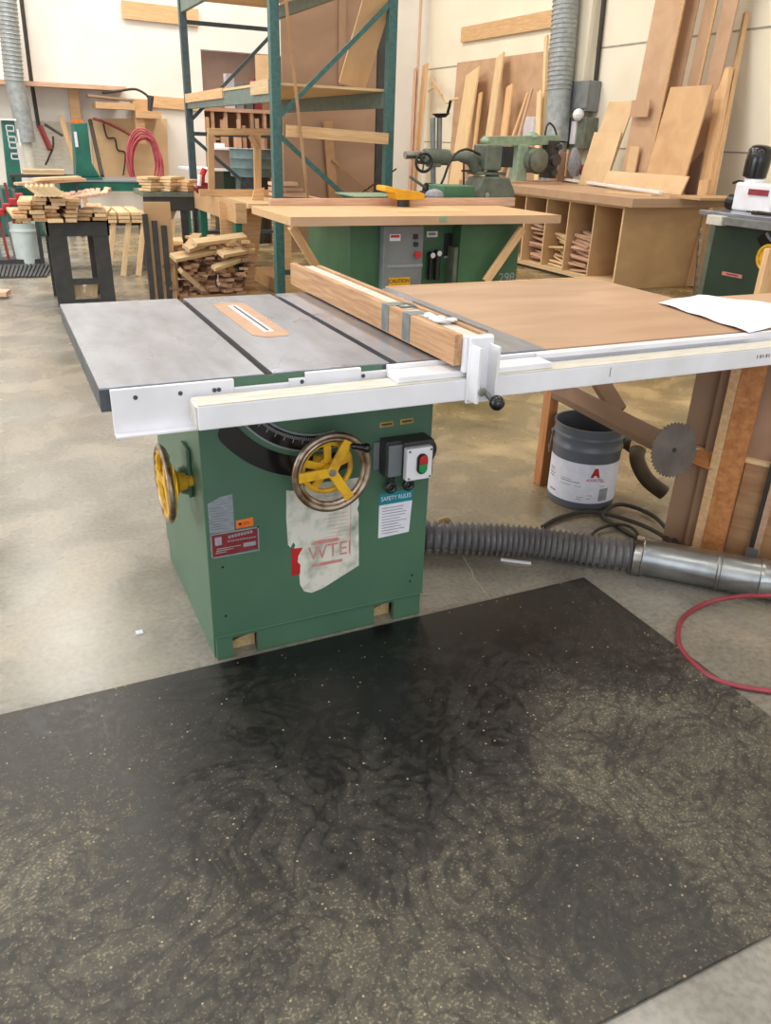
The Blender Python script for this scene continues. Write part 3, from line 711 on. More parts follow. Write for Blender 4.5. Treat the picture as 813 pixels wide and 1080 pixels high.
c_ = V((2.515, 4.860, 0.781)); B().box(c_.x-.016, c_.x+.016, 4.85, 4.8595, c_.z-.016, c_.z+.016).build('indicator', 'black', pan)
c_ = V((2.518, 4.860, 0.733)); B().cyl((c_.x, 4.845, c_.z), (c_.x, 4.8595, c_.z), .016, seg=18).build('start_button', 'black', pan)
c_ = V((2.528, 4.860, 0.669)); B().cyl((c_.x, 4.83, c_.z), (c_.x, 4.8595, c_.z), .025, .018, seg=20).build('stop_button', 'red', pan, smooth=True)
o = rect('notice', (2.672, 4.998, 0.797), (2.756, 4.998, 0.759), 'paper', sh)
rect('notice_print', (2.685, 4.993, 0.788), (2.737, 4.993, 0.772), 'grey', o)
for x_, y_ in ((455,269),(462,267)):
    c_ = V((2.704, 4.970, 0.644)) if x_ == 455 else V((2.755, 4.970, 0.656))
    g__ = B().cyl((c_.x, 4.95, c_.z), (c_.x, 4.998, c_.z), .022, seg=20).build('pressure_gauge', 'black', sh)
    B().cyl((c_.x, 4.947, c_.z), (c_.x, 4.9499, c_.z), .018, seg=20).build('gauge_dial', 'paper', g__)
c_ = V((2.747, 4.970, 0.548)); B().cyl((c_.x, 4.96, c_.z-.07), (c_.x, 4.96, c_.z+.09), .022, seg=16).cyl((c_.x-.05, 4.97, c_.z-.07), (c_.x-.05, 4.97, c_.z+.09), .014, seg=12).build('air_regulator', 'black', sh)
rect('access_opening', (2.814, 4.998, 0.783), (2.894, 4.998, 0.629), 'black', sh)
rect('opening_sill', (2.816, 4.996, 0.632), (2.886, 4.996, 0.617), 'silver', sh)
c_ = V((3.277, 4.880, 0.484)); text('298', 'stencil_number', .090, (c_.x, 4.8785, c_.z), FR, 'print', sh)
bt = plank('plywood_top', (1.60, 5.125, .895), (3.57, 5.125, .895), .81, .05, 'plank', (0, 0, 1), sh)
B().box(1.60, 3.57, 4.712, 4.7195, .868, .921).build('edge_strip', 'mdfp', sh)
plank('brace', (1.62, 4.76, .865), (1.944, 5.000, 0.472), .05, .03, 'plank', (0, 1, 0), sh)
plank('brace', (3.318, 4.800, 0.827), (3.053, 4.800, 0.479), .055, .03, 'plank', (0, 1, 0), sh)
b = plank('rear_fence', (1.733, 5.550, 0.934), (3.731, 5.550, 0.944), .062, .03, 'pinkpl', (0, 1, 0), sh)
plank('table_insert', (2.45, 5.22, .9212), (3.05, 5.22, .9212), .40, .002, 'plank', (0, 0, 1), sh)
c_ = V((2.636, 4.710, 0.833)); B().box(c_.x-.028, c_.x+.028, 4.709, 4.7118, .885, .918).build('green_splash', 'pale_grn', sh)
# shaper hood and guard
a0, a1 = V((2.411, 5.650, 1.001)), V((3.620, 5.650, 0.930))
B().box(a0.x+.08, a1.x-.05, 5.60, 5.95, .80, (2.586, 5.600, 0.966)[2]).build('fence_housing', 'black', sh, bevel=.01)
B().box(a0.x-.02, a0.x+.35, 5.58, 5.98, (2.586, 5.600, 0.973)[2], (2.586, 5.600, 0.982)[2]).build('hood_plate', 'pale_grn', sh)
g0, g1 = V((2.515, 5.450, 1.058)), V((2.831, 5.450, 0.951))
b = B().prism([(g0.x, 5.35, g0.z), (g0.x+.02, 5.35, g0.z+.005), (g0.x+.14, 5.35, g0.z-.02), (g1.x-.05, 5.35, g0.z-.03), (g1.x, 5.35, g0.z-.045), (g1.x, 5.35, g1.z+.02), (g0.x+.10, 5.35, g1.z+.02), (g0.x+.08, 5.35, g0.z-.045), (g0.x, 5.35, g0.z-.03)], (0, .16, 0))
b.build('safety_guard', 'yellow2', sh, bevel=.006)
B().cyl((g1.x-.13, 5.43, .922), (g1.x-.13, 5.43, g1.z+.02), .045, seg=20).build('cutter', 'black', sh)
q0, q1 = V((3.148, 5.650, 1.051)), V((3.426, 5.650, 0.951))
B().box(q0.x, q1.x, 5.65, 5.9, .80, q0.z).build('motor_cover', 'motorgreen', sh, bevel=.006)
B().sph((3.054, 5.620, 0.986), (.08, .05, .045), 12).build('dust_bag', 'print', sh)
# power feeder
B().box((3.331, 6.300, 0.964)[0], (3.495, 6.300, 0.965)[0], 6.2, 6.4, 0, (3.403, 6.300, 0.972)[2]).build('feeder_pedestal', 'dgrey', sh)
pf = thing('power_feeder', 'dark power feeder with handwheel on a steel column behind the plywood table', 'machine', (3.420, 6.300, 0.987))
FY = 6.3
def pt(v_, dy=0): v_ = V(v_); return V((v_.x, v_.y+dy, v_.z))
b = B().cyl((3.412, 6.300, 0.972), (3.371, 6.300, 1.530), .022, seg=14).cyl((3.446, 6.300, 1.279), (3.433, 6.300, 1.532), .022, seg=14)
b.build('column', 'grey_m', pf, smooth=True)
b = B().cyl((3.446, 6.300, 1.533), (3.444, 6.300, 1.564), .04, .075, 24).build('crank_wheel', 'black', pf)
B().tube([(3.505, 6.300, 1.570), (3.508, 6.280, 1.618), (3.503, 6.260, 1.658)], .012, 8).build('crank_grip', 'black', b)
B().cyl((3.130, 6.300, 1.247), (3.332, 6.300, 1.251), .03, seg=18).build('overarm', 'steel', pf, smooth=True)
B().cyl((3.306, 6.300, 1.240), (3.539, 6.300, 1.238), .062, seg=20).box((3.345, 6.300, 1.176)[0], (3.453, 6.300, 1.178)[0], 6.26, 6.34, (3.346, 6.300, 1.162)[2], (3.339, 6.300, 1.277)[2]).build('clamp_casting', 'grn_grey', pf, bevel=.008)
wc = V((3.245, 6.180, 1.197)); b = B().torus(wc, (-.2, -1, 0), .068, .012, 32, 8)
for k in range(3):
    a = 2*PI*k/3+.4; b.cyl(wc, wc+V((.066*math.cos(a), 0, .066*math.sin(a))), .007, seg=6)
b.cyl(wc, wc+V((.0, .12, 0)), .014, seg=10).build('handwheel', 'black', pf, smooth=True)
B().tube([(3.513, 6.300, 1.230), (3.630, 6.300, 1.247), (3.723, 6.300, 1.242), (3.782, 6.300, 1.213), (3.797, 6.300, 1.154), (3.874, 6.300, 1.141)], .04, 12, rf=lambda i: (.03, .035, .055, .055, .045, .04)[i]).build('feeder_arm', 'grn_grey', pf, smooth=True)
m0, m1 = V((3.844, 6.300, 1.347)), V((4.115, 6.300, 1.144))
b = B().box(m0.x, m1.x-.1, 6.2, 6.42, m1.z, m0.z).build('motor', 'grn_grey', pf, bevel=.015)
B().box(m1.x-.115, m1.x, 6.19, 6.43, m1.z+.03, m0.z-.01).build('motor_fins', 'black', b, bevel=.006)
b = B().cyl((3.987, 6.300, 1.067), (3.979, 6.300, 1.142), .07, .05, 20); b.box(m0.x-.06, m1.x-.04, 6.22, 6.40, m1.z-.035, m1.z-.01).build('swivel', 'grn_grey', pf, bevel=.006)
f0, f1 = V((3.749, 6.200, 0.919)), V((4.105, 6.200, 1.096))
b = B().prism([(f0.x, 6.1, f0.z), (f1.x, 6.1, f0.z), (f1.x-.005, 6.1, f0.z+.07), (f1.x-.07, 6.1, f1.z), (f0.x+.03, 6.1, f1.z), (f0.x-.02, 6.1, f0.z+.08)], (0, .26, 0)).build('feed_unit', 'grn_grey', pf, bevel=.01)
B().cyl((f0.x+.07, 6.09, f0.z+.04), (f0.x+.07, 6.099, f0.z+.04), .02, seg=16).build('end_plug', 'steel', b)
B().cyl((3.647, 6.200, 1.016), (3.631, 6.200, 1.199), .008, seg=8).box((3.618, 6.200, 1.141)[0], (3.710, 6.200, 1.142)[0], 6.19, 6.21, (3.619, 6.200, 1.134)[2], (3.617, 6.200, 1.148)[2]).build('tee_rod', 'black', pf)
B().tube(spline([(3.375, 6.150, 0.995), (3.422, 6.150, 1.083), (3.450, 6.120, 1.199), (3.515, 6.120, 1.278), (3.603, 6.120, 1.305), (3.694, 6.150, 1.289), (3.812, 6.250, 1.267)], 6), .010, 8).build('cable', 'rubber', pf, smooth=True)
B().cyl((3.340, 6.300, 0.971), (3.486, 6.300, 0.972), .07, .06, 14).build('column_foot', 'black', pf)
B().tube([(3.182, 6.300, 1.087), (3.310, 6.300, 1.015), (3.366, 6.300, 0.986)], .012, 8).build('lock_lever', 'grey_m', pf)

# ------------------------------------------------------------------ pallet rack
RX0, RX1, RY0, RY1, RH = 2.15, 3.14, 6.65, 9.75, 3.4
rk = thing('pallet_rack', 'tall green steel pallet rack with cross-braced end frames', 'rack', (2.65, 8.2, 0))
for i, (x, y) in enumerate(((RX0, RY0), (RX1, RY0), (RX0, RY1), (RX1, RY1))):
    w_ = .075
    b = B().box(x-w_/2, x+w_/2, y-.035, y+.035, 0, RH)
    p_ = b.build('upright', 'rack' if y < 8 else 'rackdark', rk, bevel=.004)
    B().box(x-.07, x+.07, y-.07, y+.07, 0, .006).build('foot_plate', 'rackdark', p_)
for y, zz, dz in ((RY0, ((.25, None), (1.32, None)), ()), (RY1, (), ())):
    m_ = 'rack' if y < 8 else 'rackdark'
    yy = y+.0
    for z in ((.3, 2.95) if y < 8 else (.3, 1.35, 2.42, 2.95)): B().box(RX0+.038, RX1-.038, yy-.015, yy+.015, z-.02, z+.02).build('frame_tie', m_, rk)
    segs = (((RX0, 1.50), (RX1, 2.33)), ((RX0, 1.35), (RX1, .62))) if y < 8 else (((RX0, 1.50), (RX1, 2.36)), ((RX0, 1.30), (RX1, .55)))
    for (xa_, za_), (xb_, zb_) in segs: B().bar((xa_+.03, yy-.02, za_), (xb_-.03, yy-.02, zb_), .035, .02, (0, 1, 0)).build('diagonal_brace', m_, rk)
for x in (RX0, RX1):
    for z in (1.655, 2.56):
        B().box(x-.022, x+.022, RY0+.035, RY1-.035, z-.06, z+.06).build('load_beam', 'rackbeam', rk, bevel=.004)
# rack decks and what is on it
tag(B().box(RX0-.03, RX1+.02, RY0+.06, RY1, 1.716, 1.735).build('plywood_deck', 'plankl'), 'plywood deck on the middle beams of the green rack', 'board')
tag(B().box(RX0-.03, RX1-.05, RY0+1.2, RY1, 2.621, 2.642).build('plywood_deck', 'mdfl'), 'plywood deck on the top beams of the green rack', 'board')
tag(plank('wooden_cleat', (2.118, 9.708, 1.695), (2.118, 8.118, 1.701), .085, .02, 'plank', (1, 0, 0)), 'short pale block on the left middle beam, nearer the far post', 'block')
tag(plank('wooden_cleat', (2.118, 7.187, 1.704), (2.118, 6.692, 1.704), .10, .02, 'plankl', (1, 0, 0)), 'short pale block on the left middle beam, right behind the near post', 'block')
tag(plank('cross_board', (2.214, 6.585, 1.394), (3.106, 6.585, 1.362), .085, .03, 'plank', (0, 1, 0)), 'pine board fixed across the two near uprights of the rack', 'board')
tag(plank('thin_batten', down((2.324, 6.540, 1.316), (2.190, 6.540, 2.496)), (2.190, 6.540, 2.496), .022, .012, 'rough_ply', (0, 1, 0)), 'thin dark batten leaning against the front of the rack', 'batten')
tag(plank('leaning_board', (2.888, 6.860, 1.750), (3.079, 6.560, 2.649), .24, .02, 'mdf', (0, 1, .1)), 'wide orange-brown board leaning on the middle deck of the rack', 'board')
# big hardboard sheets and studs behind the right bay
hb = thing('hardboard_partition', 'large brown hardboard partition with pine studs behind the rack', 'partition', (4.4, 10.3, 0))
hx0, hx1 = (3.423, 10.300, 1.289)[0], (4.672, 10.300, 1.656)[0]
B().box(hx0, hx1, 10.3, 10.33, 0, 3.9).build('hardboard_sheet', 'brownb', hb)
B().box(hx1+.01, hx1+.16, 10.28, 10.36, 0, 3.6).build('dark_post', 'dgrey', hb)
sx0 = (4.185, 10.280, 2.259)[0]
plank('stud', (sx0, 10.27, 1.95), (sx0, 10.27, 3.8), .09, .04, 'brownb', (0, 1, 0), hb)
plank('stud', (sx0-.06, 10.24, 0), (3.982, 10.240, 1.542), .12, .04, 'rough_ply', (0, 1, 0), hb)
plank('thin_strip', (4.031, 10.200, 1.111), (4.598, 10.200, 0.721), .03, .015, 'rough_ply', (0, 1, 0), hb)
plank('thin_strip', (4.461, 10.200, 0.720), (4.949, 10.200, 1.014), .018, .015, 'rubber', (0, 1, 0), hb)
# ------------------------------------------------------------------ cubby bench along the right wall
bn_ = thing('cubby_bench', 'long plywood workbench with open cubbies along the right wall', 'workbench', (6.4, 8.1, 0))
bx, by0, by1, bz = 5.80, 6.63, 9.9, .80
B().box(bx, 6.95, by0, by0+.022, 0, bz).build('end_panel', 'mdf', bn_, bevel=.002)
B().box(bx, 6.95, by0+.022, by1, .05, .072).build('bottom_shelf', 'mdfl', bn_)
B().box(bx+.01, 6.95, by0+.03, by1, 0, .05).build('plinth', 'rubber', bn_)
B().box(6.93, 6.95, by0+.022, by1, .072, bz).build('back_panel', 'mdf', bn_)
ys = [by0+.011]
ys += [7.084, 7.527, 7.945, 8.371]
ys += [ys[-1]+.6]
for k, y in enumerate(ys[1:]):
    d = B().box(bx+.002, 6.93, y-.009, y+.009, .072, bz).build('divider', 'mdf', bn_)
    B().box(bx-.002, bx+.0015, y-.009, y+.009, .072, bz).build('divider_edge', 'plankl', d)
B().box(bx-.002, bx+.002, by0-.0005, by0+.022, 0, bz).build('front_edge', 'plankl', bn_)
B().box(bx-.002, bx+.012, by0+.022, by1, .03, .074).build('shelf_lip', 'plankl', bn_)
B().box(bx, 6.95, by0, by1, bz, bz+.022).build('carcass_top', 'mdfl', bn_)
ys_ = sorted(ys)
B().box(bx-.05, 7.0, by0-.16, by1, .825, .855).box(bx-.055, bx-.05, by0-.16, by1, .825, .91).box(bx-.05, 7.0, by0-.16, by1, .8551, .909).box(7.0, 7.42, 8.95, by1, .8551, .909).build('worktop', 'mdfp', bn_, bevel=.002)
tag(B().box(6.35, 7.12, 6.20, 6.62, .9105, .935).build('overhanging_board', 'mdf', bevel=.002), 'short board overhanging the near end of the bench top', 'board')
rnd.seed(3)
def scraps(name, label, y0, y1, zt, n, m_, grp):
    for k in range(n):
        z = .085+(zt-.085)*k/n; y = y0+(y1-y0)*rnd.uniform(.3, .7); l = rnd.uniform(.4, .8)
        a = rnd.uniform(-.5, .5)
        dy = min((y1-y0)*.42, l*.5)
        o = plank(name, (bx+.06+rnd.uniform(0,.1), max(y0+.03, y-dy), z+rnd.uniform(0,.04)), (bx+.06+rnd.uniform(0,.2), min(y1-.03, y+dy), z+rnd.uniform(0,.06)), rnd.uniform(.03, .07), .022, m_)
        tag(o, label, 'wood scrap', grp)
scraps('stick_scrap', 'thin stick scrap piled in the second open cubby of the bench', ys[1], ys[2], .46, 30, 'pinkpl', 'sticks in the second cubby')
scraps('wood_scrap', 'pale offcut piled in the third cubby of the bench', ys[2], ys[3], .42, 14, 'plankl', 'offcuts in the third cubby')
scraps('wood_scrap', 'pinkish offcut piled in the fourth cubby of the bench', ys[3], ys[4], .52, 14, 'pinkpl', 'offcuts in the fourth cubby')
b = B().bar((7.413, 10.350, 0.945), (6.428, 6.831, 0.945), .05, .03); tag(b.build('white_channel', 'white', bevel=.003), 'long white metal channel lying on the bench top', 'channel')
tag(plank('flat_scrap', (6.146, 7.354, 0.915), (6.356, 6.858, 0.915), .10, .012, 'plankl'), 'flat pale scrap board near the front end of the bench top', 'board')
# radial arm saw standing on the bench
ra = thing('radial_arm_saw', 'pale green radial arm saw standing at the far end of the bench', 'radial arm saw', (6.235, 9.200, 0.986))
RY = 9.2
c0, c1_ = V((6.118, 9.200, 0.984)), V((6.274, 9.200, 1.363))
B().box(c0.x, c1_.x, 9.1, 9.3, .911, c1_.z).build('column', 'pale_grn', ra, bevel=.02)
plank('arm', (5.679, 9.200, 1.379), (6.750, 9.200, 1.426), .16, .11, 'pale_grn', (0, 0, 1), ra)
B().sph((5.679, 9.200, 1.379), (.06, .09, .05), 14).build('arm_nose', 'pale_grn', ra, smooth=True)
B().lathe([(.02, 0), (.10, .1), (.07, .6), (.03, 1)], (6.364, 9.200, 1.442), (6.356, 9.200, 1.507), 20).build('arm_cap', 'pale_grn', ra, smooth=True)
mc = V((6.345, 9.100, 1.181))
B().lathe([(.06, 0), (.14, .12), (.15, .5), (.15, .8), (.10, 1)], (mc.x, mc.y-.18, mc.z), (mc.x, mc.y+.2, mc.z), 24).build('saw_motor', 'grn_grey', ra, smooth=True)
B().torus((mc.x, mc.y-.12, mc.z-.01), (0, 1, 0), .13, .02, 28, 8).build('blade_guard', 'dgrey', ra, smooth=True)
c5 = V((6.647, 9.150, 1.174))
b = B().box(c5.x-.08, c5.x+.05, 9.05, 9.25, c5.z-.20, c5.z+.24).cyl((c5.x-.02, 8.98, c5.z+.02), (c5.x-.02, 9.05, c5.z+.02), .07, seg=20).cyl((c5.x-.02, 8.99, c5.z-.13), (c5.x-.02, 9.05, c5.z-.13), .045, seg=16).cyl((c5.x+.02, 8.99, c5.z+.17), (c5.x+.02, 9.05, c5.z+.17), .035, seg=16)
b.build('carriage', 'dgrey', ra)
B().box(c0.x-.15, c1_.x+.45, 8.95, 9.4, .910, .935).build('saw_base', 'pinkpl', ra)
B().tube(spline([(6.542, 9.150, 1.283), (6.525, 9.150, 1.502), (6.567, 9.150, 1.611), (6.665, 9.150, 1.550), (6.725, 9.150, 1.398), (6.755, 9.150, 1.153)], 6), .012, 8).build('power_lead', 'rubber', ra, smooth=True)
tag(B().box((7.007, 9.500, 0.981)[0], (7.277, 9.500, 0.984)[0], 9.45, 9.6, .911, (7.039, 9.500, 1.286)[2]).build('cardboard_box', 'brownb', bevel=.004), 'brown box standing behind the radial arm saw', 'box')
tag(plank('upright_stick', (7.105, 9.400, 0.987), (7.100, 9.400, 1.313), .02, .015, 'plankl', (0, 1, 0)), 'thin pale stick standing in front of the brown box', 'stick')
o = tag(B().lathe([(.05, 0), (.10, .3), (.07, .7), (.03, 1)], (7.187, 9.300, 0.993), (7.129, 9.300, 1.339), 16).build('cloth_bundle', 'print', smooth=True), 'pale cloth bundle on the bench below the electrical box', 'cloth')
tag(B().sph((7.254, 9.200, 1.068), (.07, .06, .08), 10).build('red_rag', 'plate_red'), 'red rag on the bench beside the cloth bundle', 'rag')

# ------------------------------------------------------------------ right wall
def wallboard(name, label, lo_, hi_, w_, t_, m_, cat='board', n=(1, -.1, 0), grp=None):
    q_ = V(hi_); p_ = down(lo_, hi_)
    if p_.x < 6.95 and False: p_.x = 6.95
    return tag(plank(name, p_, q_, w_, t_, m_, n), label, cat, grp)
b = B().tube([(7.320, 9.993, 1.402), (7.340, 10.068, 2.052), (7.340, 10.144, 3.109), (7.340, 10.198, 3.739)], .17, 28)
dp = V((7.320, 9.993, 1.402))
wd = thing('wall_duct', 'big ribbed galvanised duct rising on the right wall behind the radial arm saw', 'duct', (dp.x, dp.y, 0))
b.build('duct_pipe', 'galwall', wd, smooth=True)
B().cyl((dp.x, dp.y, 0), (dp.x, dp.y, dp.z), .15, seg=28).build('duct_base', 'galwall', wd, smooth=True)
b = B(); t0, t1 = V((7.340, 10.068, 2.052)), V((7.340, 10.171, 3.427))
for k in range(26): b.torus(t0.lerp(t1, k/25), t1-t0, .172, .008, 28, 6)
b.build('duct_ribs', 'galwall', wd, smooth=True)
p_, q_ = V((7.620, 9.957, 1.411)), V((7.620, 10.210, 3.140))
struct(B().box(7.54, 7.7, p_.y-.12, p_.y+.22, 0, 6.3).build('trim_3', 'wallcream'))
tag(B().cyl((7.660, 9.714, 2.056), (7.660, 9.774, 3.405), .03, seg=12).build('conduit', 'rubber', smooth=True), 'dark conduit running up the right wall from the grey electrical box', 'pipe')
eb = thing('electrical_box', 'grey electrical disconnect box on the right wall, the upper one', 'electrical box', (7.600, 9.837, 1.942))
B().box(7.486, 7.69, (7.600, 9.619, 1.880)[1], (7.600, 9.992, 1.888)[1], (7.600, 9.803, 1.791)[2], (7.600, 9.885, 2.161)[2]).build('box_body', 'grey', eb, bevel=.01)
y_ = (7.500, 9.865, 1.996)[1]; B().box(7.46, 7.485, (7.500, 9.598, 1.988)[1], y_, (7.500, 9.684, 1.831)[2], (7.500, 9.748, 2.117)[2]).build('box_door', 'grey', eb, bevel=.004)
eb = thing('electrical_box', 'grey electrical panel below the upper box on the right wall', 'electrical box', (7.600, 9.808, 1.532))
B().box(7.486, 7.69, (7.600, 9.581, 1.534)[1], (7.600, 9.957, 1.531)[1], (7.600, 9.763, 1.329)[2], (7.600, 9.850, 1.721)[2]).build('panel_body', 'grn_grey', eb, bevel=.01)
B().box(7.46, 7.485, (7.500, 9.763, 1.529)[1], (7.500, 9.868, 1.529)[1], (7.500, 9.795, 1.386)[2], (7.500, 9.857, 1.671)[2]).build('white_label', 'paper', eb)
B().sph((7.450, 9.725, 1.749), .08, 12).build('white_cap', 'white', eb)
tag(plank('long_board', (7.660, 13.432, 2.999), (7.660, 10.654, 2.990), .22, .04, 'plank', (1, 0, 0)), 'long pine board fixed high on the right wall, sloping toward the duct', 'board')
def sheet(name, label, fl, tl, x0, ynear, t, m_, ytop=None):
    "sheet leaning on the right wall: fl and tl are its far edge, foot and top; it reaches along the wall to ynear"
    fl, tl = V(fl), V(tl); y0 = fl.y
    o = B().prism([(fl.x, y0, fl.z), (fl.x, ynear, fl.z), (tl.x, ynear, tl.z), (tl.x, y0, tl.z)], (t, 0, 0)).build(name, m_)
    return tag(o, label, 'board')
yw = (7.620, 13.531, 2.597)[1]
sheet('tan_sheet', 'large tan sheet standing on the right wall behind the leaning boards', (7.60, yw, 0), (7.66, yw, (7.620, 13.531, 2.597)[2]), 0, (7.620, 10.739, 2.591)[1], .02, 'mdfp')
wallboard('narrow_board', 'tall thin batten leaning in the far right corner', (7.200, 14.122, 1.336), (7.420, 14.528, 3.880), .06, .03, 'pinkpl')
wallboard('narrow_board', 'reddish narrow board left of the wide plank near the corner', (7.150, 14.138, 1.335), (7.250, 14.307, 2.531), .10, .02, 'pinkpl')
wallboard('leaning_plank', 'wide pale plank leaning near the far right corner', (7.350, 14.262, 1.338), (7.500, 14.391, 2.610), .24, .03, 'plank')
wallboard('framed_panel', 'pale framed panel leaning against the tan sheet', (7.250, 12.487, 1.363), (7.500, 12.701, 2.421), .50, .03, 'plankl')
wallboard('narrow_board', 'thin dark-edged board right of the framed panel', (7.300, 12.144, 1.369), (7.450, 12.329, 2.091), .10, .03, 'plank')
wallboard('leaning_plank', 'long pointed pale plank in the middle of the leaning boards', (7.250, 11.657, 1.375), (7.550, 11.982, 2.607), .25, .03, 'plankl')
wallboard('leaning_plank', 'medium plank right of the long pointed one', (7.300, 11.310, 1.448), (7.450, 11.484, 2.168), .20, .03, 'plank')
wallboard('thin_stick', 'tilted thin stick at the right of the leaning boards', (7.250, 10.758, 1.640), (7.400, 10.820, 2.092), .06, .03, 'pinkpl')
wallboard('thin_stick', 'second tilted thin stick at the right of the leaning boards', (7.300, 10.957, 1.643), (7.450, 10.982, 2.050), .06, .03, 'plank')
wallboard('thin_batten', 'tall pale batten standing left of the wall duct', (7.400, 10.422, 1.398), (7.620, 10.904, 2.779), .07, .04, 'plankl')
wallboard('thin_batten', 'short pale board at the foot of the tall batten by the duct', (7.300, 10.398, 1.395), (7.400, 10.625, 2.061), .12, .02, 'plankl')
tag(plank('cross_stick', (7.300, 13.357, 2.086), (7.500, 14.183, 2.391), .03, .02, 'plank', (1,0,0)), 'short stick tilted left above the crank of the power feeder', 'stick')
tag(B().tube(spline([(7.500, 14.231, 2.182), (7.450, 13.856, 2.226), (7.400, 13.389, 1.976), (7.400, 13.129, 2.013), (7.400, 12.936, 2.023)], 5), .022, 8).build('bent_cane', 'plankl', smooth=True), 'bent pale strip arching above the power feeder column', 'strip')
tag(B().box(7.6, 7.69, (7.600, 10.851, 1.653)[1], (7.600, 11.251, 1.654)[1], (7.600, 11.011, 1.460)[2], (7.600, 11.066, 1.744)[2]).build('wall_notice', 'paper'), 'white paper notice behind the radial arm saw', 'notice')
# tall boards by the bench
def wsheet(name, label, foot, tx, ty, ynear, m_, z0=.912, yt=None):
    foot = V(foot); sheet(name, label, (foot.x, foot.y, z0), (tx, foot.y, ty), 0, ynear, .02, m_)
wsheet('tall_board', 'widest tall brown board leaning on the right wall, left one of the tall group', (7.02, 8.2, 0), 7.26, 4.4, 7.76, 'mdfp')
wsheet('tall_batten', 'tall light-edged batten right beside the widest tall board', (7.0, 7.755, 0), 7.24, 4.4, 7.71, 'plank')
wsheet('tall_board', 'second tall brown board, right of the light-edged batten', (7.2, 7.93, 0), 7.42, 4.4, 7.7, 'mdfp')
wsheet('tall_board', 'third tall brown board, behind the top of the tan sheet', (7.27, 7.66, 0), 7.46, 4.4, 7.49, 'mdfp')
wsheet('tall_batten', 'narrow pale batten between the third and the rightmost tall board', (7.24, 7.485, 0), 7.43, 4.4, 7.45, 'plank')
wsheet('tall_board', 'rightmost tall brown board of the leaning group', (7.28, 7.4, 0), 7.47, 4.4, 7.2, 'mdfp')
wsheet('tan_sheet', 'tan sheet leaning in front of the tall boards on the bench', (6.91, 7.664, 0), 7.091, 1.988, 7.05, 'mdf')
wsheet('low_sheet', 'low tan sheet leaning along the back of the bench in front of the others', (6.86, 8.336, 0), 6.934, 1.1, 6.99, 'mdfl')
wsheet('back_sheet', 'rearmost and tallest of the three stepped sheets left of the tall boards', (6.985, 8.9, 0), 7.268, 1.878, 8.42, 'mdfl')
wsheet('back_sheet', 'middle one of the three stepped sheets left of the tall boards', (6.955, 8.895, 0), 7.095, 1.528, 8.38, 'mdfl')
wsheet('back_sheet', 'front and lowest of the three stepped sheets left of the tall boards', (6.925, 8.872, 0), 6.995, 1.196, 8.35, 'mdfl')
wsheet('cut_board', 'narrow pale offcut standing at the foot of the widest tall board', (6.965, 8.056, 0), 6.985, 1.38, 7.9, 'mdfl')
tag(B().prism([(7.012,8.166,1.69),(7.012,7.86,1.69),(7.018,7.86,1.865),(7.018,8.166,1.865)], (-.015,0,0)).build('cut_board', 'mdfp'), 'small board piece resting high on the widest tall board', 'board')
# timber post and gate frame right of the bench
p0_, p1_ = V((6.913, 6.579, 0.000)), V((7.620, 7.284, 2.697))
tag(plank('timber_post', p0_, p1_, .05, .05, 'plank', (1, -.3, 0)), 'long thin timber leaning high on the right wall', 'timber')
wallboard('timber_post', 'thick timber post leaning beside the end of the bench', (7.100, 6.880, 0.682), (7.400, 7.198, 2.158), .16, .06, 'plank')
tag(plank('timber_post', (6.846, 6.595, 0.000), (6.920, 6.727, 1.076), .13, .05, 'plank', (1, 0, 0)), 'short timber upright against the bench end', 'timber')
wallboard('gap_shade', 'brownish board added as the shade of the gap behind the timber post', (7.300, 7.276, 1.249), (7.500, 7.467, 2.002), .18, .02, 'wallbrown')  # brown board put in as the dark gap behind the post

# ------------------------------------------------------------------ second table saw at the right edge
s2_ = thing('table_saw', 'second green table saw half cut off by the right edge of the photo', 'table saw', (6.5, 5.2, 0))
X2 = 6.1
B().box(X2, 6.75, 4.7, (6.100, 5.704, 0.542)[1], .0, .80).build('cabinet', 'green2', s2_, bevel=.006)
B().box(X2+.05, 6.7, (6.100, 5.704, 0.542)[1]+.002, (6.100, 5.796, 0.531)[1]+.02, .0, .74).build('side_door', 'grn_grey', s2_, bevel=.004)
B().box(X2-.14, 6.95, 4.3, 5.80, .82, .86).build('tabletop', 'iron', s2_, bevel=.003)
B().box(X2-.22, X2-.15, 4.3, 5.42, .765, .83).build('front_rail', 'grey_m', s2_, bevel=.004)
rb = B().box(X2-.24, X2-.16, 5.425, 5.60, .755, .835).build('rail_block', 'cream', s2_, bevel=.006)
cc = V((6.100, 5.160, 0.781))
def arcx(cy, cz, r0, r1, a0, a1, x0, x1, n=16):
    pts = [(x0, cy+r1*math.cos(math.radians(a0+(a1-a0)*i/n)), cz+r1*math.sin(math.radians(a0+(a1-a0)*i/n))) for i in range(n+1)]
    pts += [(x0, cy+r0*math.cos(math.radians(a0+(a1-a0)*i/n)), cz+r0*math.sin(math.radians(a0+(a1-a0)*i/n))) for i in range(n, -1, -1)]
    return B().prism(pts, (x1-x0, 0, 0))
arcx(4.93, .86, .215, .32, 215, 325, X2-.02, X2+.002).build('tilt_slot', 'blackgloss', s2_)  # black plate painted as the slot's dark hollow
arcx(4.93, .86, .20, .225, 218, 322, X2-.03, X2+.002).build('tilt_scale', 'print', s2_)
hc = V((5.980, 4.955, 0.540))
b = B().torus(hc, (1, 0, 0), .10, .014, 32, 8).cyl(hc+V((.0, 0, 0)), (X2, hc.y, hc.z), .03, seg=14).cyl(hc, hc+V((.01, 0, 0)), .085, seg=28)
b.build('handwheel', 'yellow', s2_)
